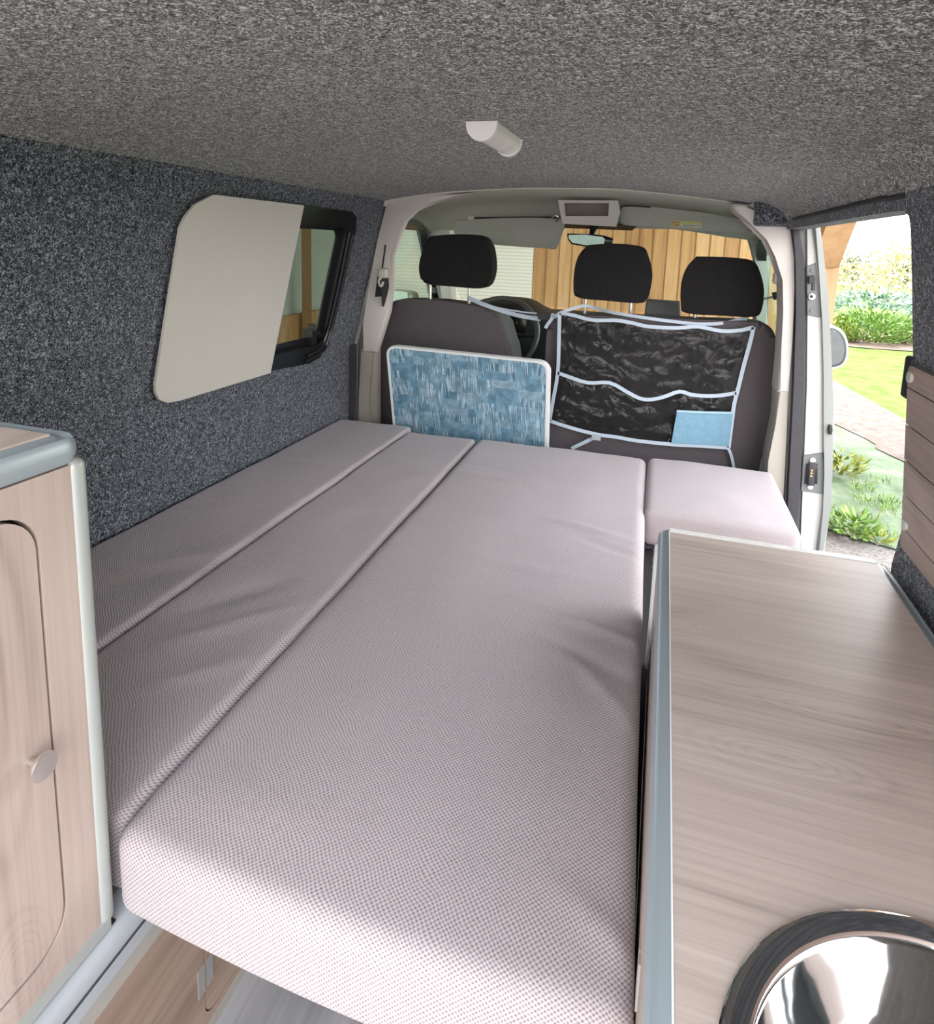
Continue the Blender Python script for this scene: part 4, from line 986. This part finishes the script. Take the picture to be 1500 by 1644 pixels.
# ------------------------------------------------------------------ outside: garden
tag(obj('ground', bbox(-30, 60, -30, 80, G-.1, G, 0), m_gravel), kind='structure')
def gp(x, y, z=G): return at(x, y, Z=z)
def strip(name, top, bot, mat_, z, ext=3.0):
    T2 = [gp(x, y) for x, y in top]; B2 = [gp(x, y) for x, y in bot]
    for L2 in (T2, B2):
        L2.insert(0, L2[0]+(L2[0]-L2[1]).normalized()*ext); L2.append(L2[-1]+(L2[-1]-L2[-2]).normalized()*ext)
    T2 = smooth_pts(T2, 6); B2 = smooth_pts(B2, 6)
    def f(u, v):
        p = lerp(T2, u).lerp(lerp(B2, u), v); return Vector((p.x, p.y, z+noise.noise(p*1.5)*.006))
    bm = grid(f, 40, 8); o = obj(name, bm, mat_); tag(o, kind='structure'); return o
def lawn(name, pts, mat_, z):
    bm = BM(); bm.faces.new([bm.verts.new((p[0], p[1], z)) for p in pts]); o = obj(name, bm, mat_); tag(o, kind='structure')
pA, pB = gp(1337, 612), gp(1462, 680); dAB = (pB-pA).normalized()
qA, qB = gp(1342, 684), gp(1462, 750)
eA, eB = gp(1330, 852), gp(1437, 884)
far = lambda p, d, t: p+d*t
lawn('lawn', [far(pA, -dAB, 6), far(pB, dAB, 4), Vector((30, 2, 0)), Vector((30, 40, 0)), Vector((0, 40, 0))], m_lawn, G+.012)
dq = (qB-qA).normalized()
strip('gravel_path', [(1337, 612), (1380, 636), (1420, 658), (1462, 680)], [(1342, 684), (1392, 708), (1446, 742), (1462, 750)], m_path, G+.02, 6)
de = (eB-eA).normalized()
strip('grass_verge', [(1342, 684), (1392, 708), (1446, 742), (1462, 750)], [(1330, 852), (1365, 864), (1400, 874), (1437, 884)], m_lawn2, G+.012, 2.5)
strip('soil_border', [(1337, 533), (1380, 531), (1420, 533), (1462, 537)], [(1337, 556), (1380, 560), (1420, 563), (1462, 566)], m_soil, G+.03, 8)

random.seed(5)
def leaf(bm, p, d, L, W, up=None):
    d = d.normalized(); s = d.cross(Vector((random.uniform(-.3, .3), random.uniform(-.3, .3), 1))).normalized()*W/2
    n_ = d.cross(s).normalized()*W*.25
    a = bm.verts.new(p); b_ = bm.verts.new(p+d*L*.5+s+n_); c = bm.verts.new(p+d*L); e = bm.verts.new(p+d*L*.5-s+n_); m_ = bm.verts.new(p+d*L*.5)
    bm.faces.new((a, b_, m_)); bm.faces.new((b_, c, m_)); bm.faces.new((c, e, m_)); bm.faces.new((e, a, m_))
def shrub(name, base, rx, rz, n, L, W, mat_, label, cat='shrub', spiky=False, group=None):
    o = thing(name, base, label, cat, group); bm = BM(); st = BM(); base = Vector(base)
    for i in range(9):
        a = random.uniform(0, 6.28); t = base+Vector((math.cos(a)*rx*.6, math.sin(a)*rx*.6, rz*random.uniform(.6, 1.4)))
        tube([base, base.lerp(t, .5)+Vector((0, 0, rz*.2)), t], [.02*rx, .013*rx, .005*rx], 5, False, st)
    for i in range(n):
        a = random.uniform(0, 6.28); h = random.random(); ph = random.uniform(-.2, 1)
        rad = rx*math.sqrt(max(0, 1-(2*h-1)**2*.9))*random.uniform(.45, 1)
        p = base+Vector((math.cos(a)*rad, math.sin(a)*rad, rz*2*h*random.uniform(.85, 1.05)+.02))
        d = Vector((math.cos(a), math.sin(a), random.uniform(.1, 1.2) if spiky else random.uniform(-.5, .9)))+Vector([random.uniform(-.5, .5) for _ in range(3)])
        leaf(bm, p, d, L*random.uniform(.6, 1.3), W*random.uniform(.7, 1.2))
    obj('foliage', bm, mat_, o, smooth=False); obj('stems', st, m_bark, o); return o
b_ = gp(1392, 549); shrub('green_shrub', b_, .95, .29, 1600, .16, .05, m_leafg, 'bushy yellow-green plant in the middle of the garden border beyond the lawn', spiky=True)
b_ = gp(1455, 551); shrub('green_shrub', b_, .62, .24, 900, .15, .05, m_leafg, 'low fresh green plant at the right end of the garden border', spiky=True)
b_ = gp(1343, 549); shrub('yellow_shrub', b_, .36, .24, 500, .13, .04, m_leafy, 'yellow-green leafy plant just right of the timber post')
b_ = gp(1398, 532); shrub('blue_green_shrub', (b_.x*1.05, b_.y*1.05, G), 1.3, .40, 1500, .22, .07, m_leafb, 'blue-green bush standing behind the yellow-green border plants')
b_ = gp(1445, 530); shrub('golden_bush', (b_.x*1.42, b_.y*1.42, G), 1.4, 1.0, 1900, .22, .06, m_leafp, 'tall pale golden bush at the back right of the garden')
b_ = gp(1366, 530); shrub('golden_bush', (b_.x*1.75, b_.y*1.75, G), 1.4, .66, 1500, .22, .06, m_leafp, 'lower pale golden bush at the back, right of the timber post')
# broad-leaved plants near the van
b_ = gp(1368, 862); shrub('leafy_plant', b_, .115, .05, 120, .075, .04, m_leafg, 'bright green leafy plant at the gravel edge close to the sill', 'plant', True)
b_ = gp(1350, 765); shrub('leafy_plant', b_, .13, .08, 120, .09, .035, m_leafy, 'yellow-green leafy plant beside the door pillar in the verge', 'plant', True)
b_ = gp(1408, 876); shrub('leafy_plant', b_, .06, .025, 50, .06, .018, m_leafy, 'sparse low yellow-green plant right of the bright leafy plant', 'plant', True)
random.seed(9); gt = BM(); w0 = gp(1390, 820)
for i in range(14):
    b_ = gp(random.uniform(1345, 1432), random.uniform(765, 868))
    for k in range(26): leaf(gt, b_+Vector((random.uniform(-.07, .07), random.uniform(-.07, .07), .012)), Vector((random.uniform(-.7, .7), random.uniform(-.7, .7), .8)), random.uniform(.03, .08), .008)
tag(obj('grass_tufts', gt, m_leafg, smooth=False, base=w0), 'small tufts of grass and weeds scattered in the pale verge near the door opening', 'grass', kind='stuff')
# bare tree against the sky
tr = thing('bare_tree', (gp(1420, 530).x*1.9, gp(1420, 530).y*1.9, G), 'thin pale bare tree against the white sky behind the golden bush', 'tree')
bm = BM(); tb = Vector(tr.location)
def branch(p, d, L, r, k):
    pts = [p]; 
    for i in range(4): d = (d+Vector([random.uniform(-.12, .12) for _ in range(3)])).normalized(); pts.append(pts[-1]+d*L/4)
    tube(pts, [r*(1-.15*i) for i in range(5)], 5, False, bm)
    if k:
        for i in range(4): branch(pts[random.choice([2, 3, 4])], (d+Vector([random.uniform(-.7, .7), random.uniform(-.7, .7), random.uniform(-.1, .5)])).normalized(), L*.65, r*.5, k-1)
branch(tb, Vector((.1, 0, 1)), 2.6, .035, 3); branch(tb, Vector((-.35, 0, 1)), 2.9, .03, 3); branch(tb, Vector((.3, .2, 1)), 2.7, .03, 3)
obj('branches', bm, plain('bleached_bark', (.34, .31, .24), .9), tr)
# distant hedge
hg_ = thing('distant_hedge', (30, 45, G), 'pale distant hedge closing the garden behind the bushes', 'hedge'); bm = BM()
for i in range(5000):
    t = random.random(); p = Vector((6+34*t, 48-14*t, G))+Vector((random.uniform(-1, 1), random.uniform(-1, 1), random.uniform(0, 1.7)))
    leaf(bm, p, Vector([random.uniform(-1, 1) for _ in range(3)]), .7, .35)
o = obj('foliage', bm, leafmat('pale_hedge_leaves', (.30, .33, .20), (.50, .52, .36)), hg_, smooth=False)
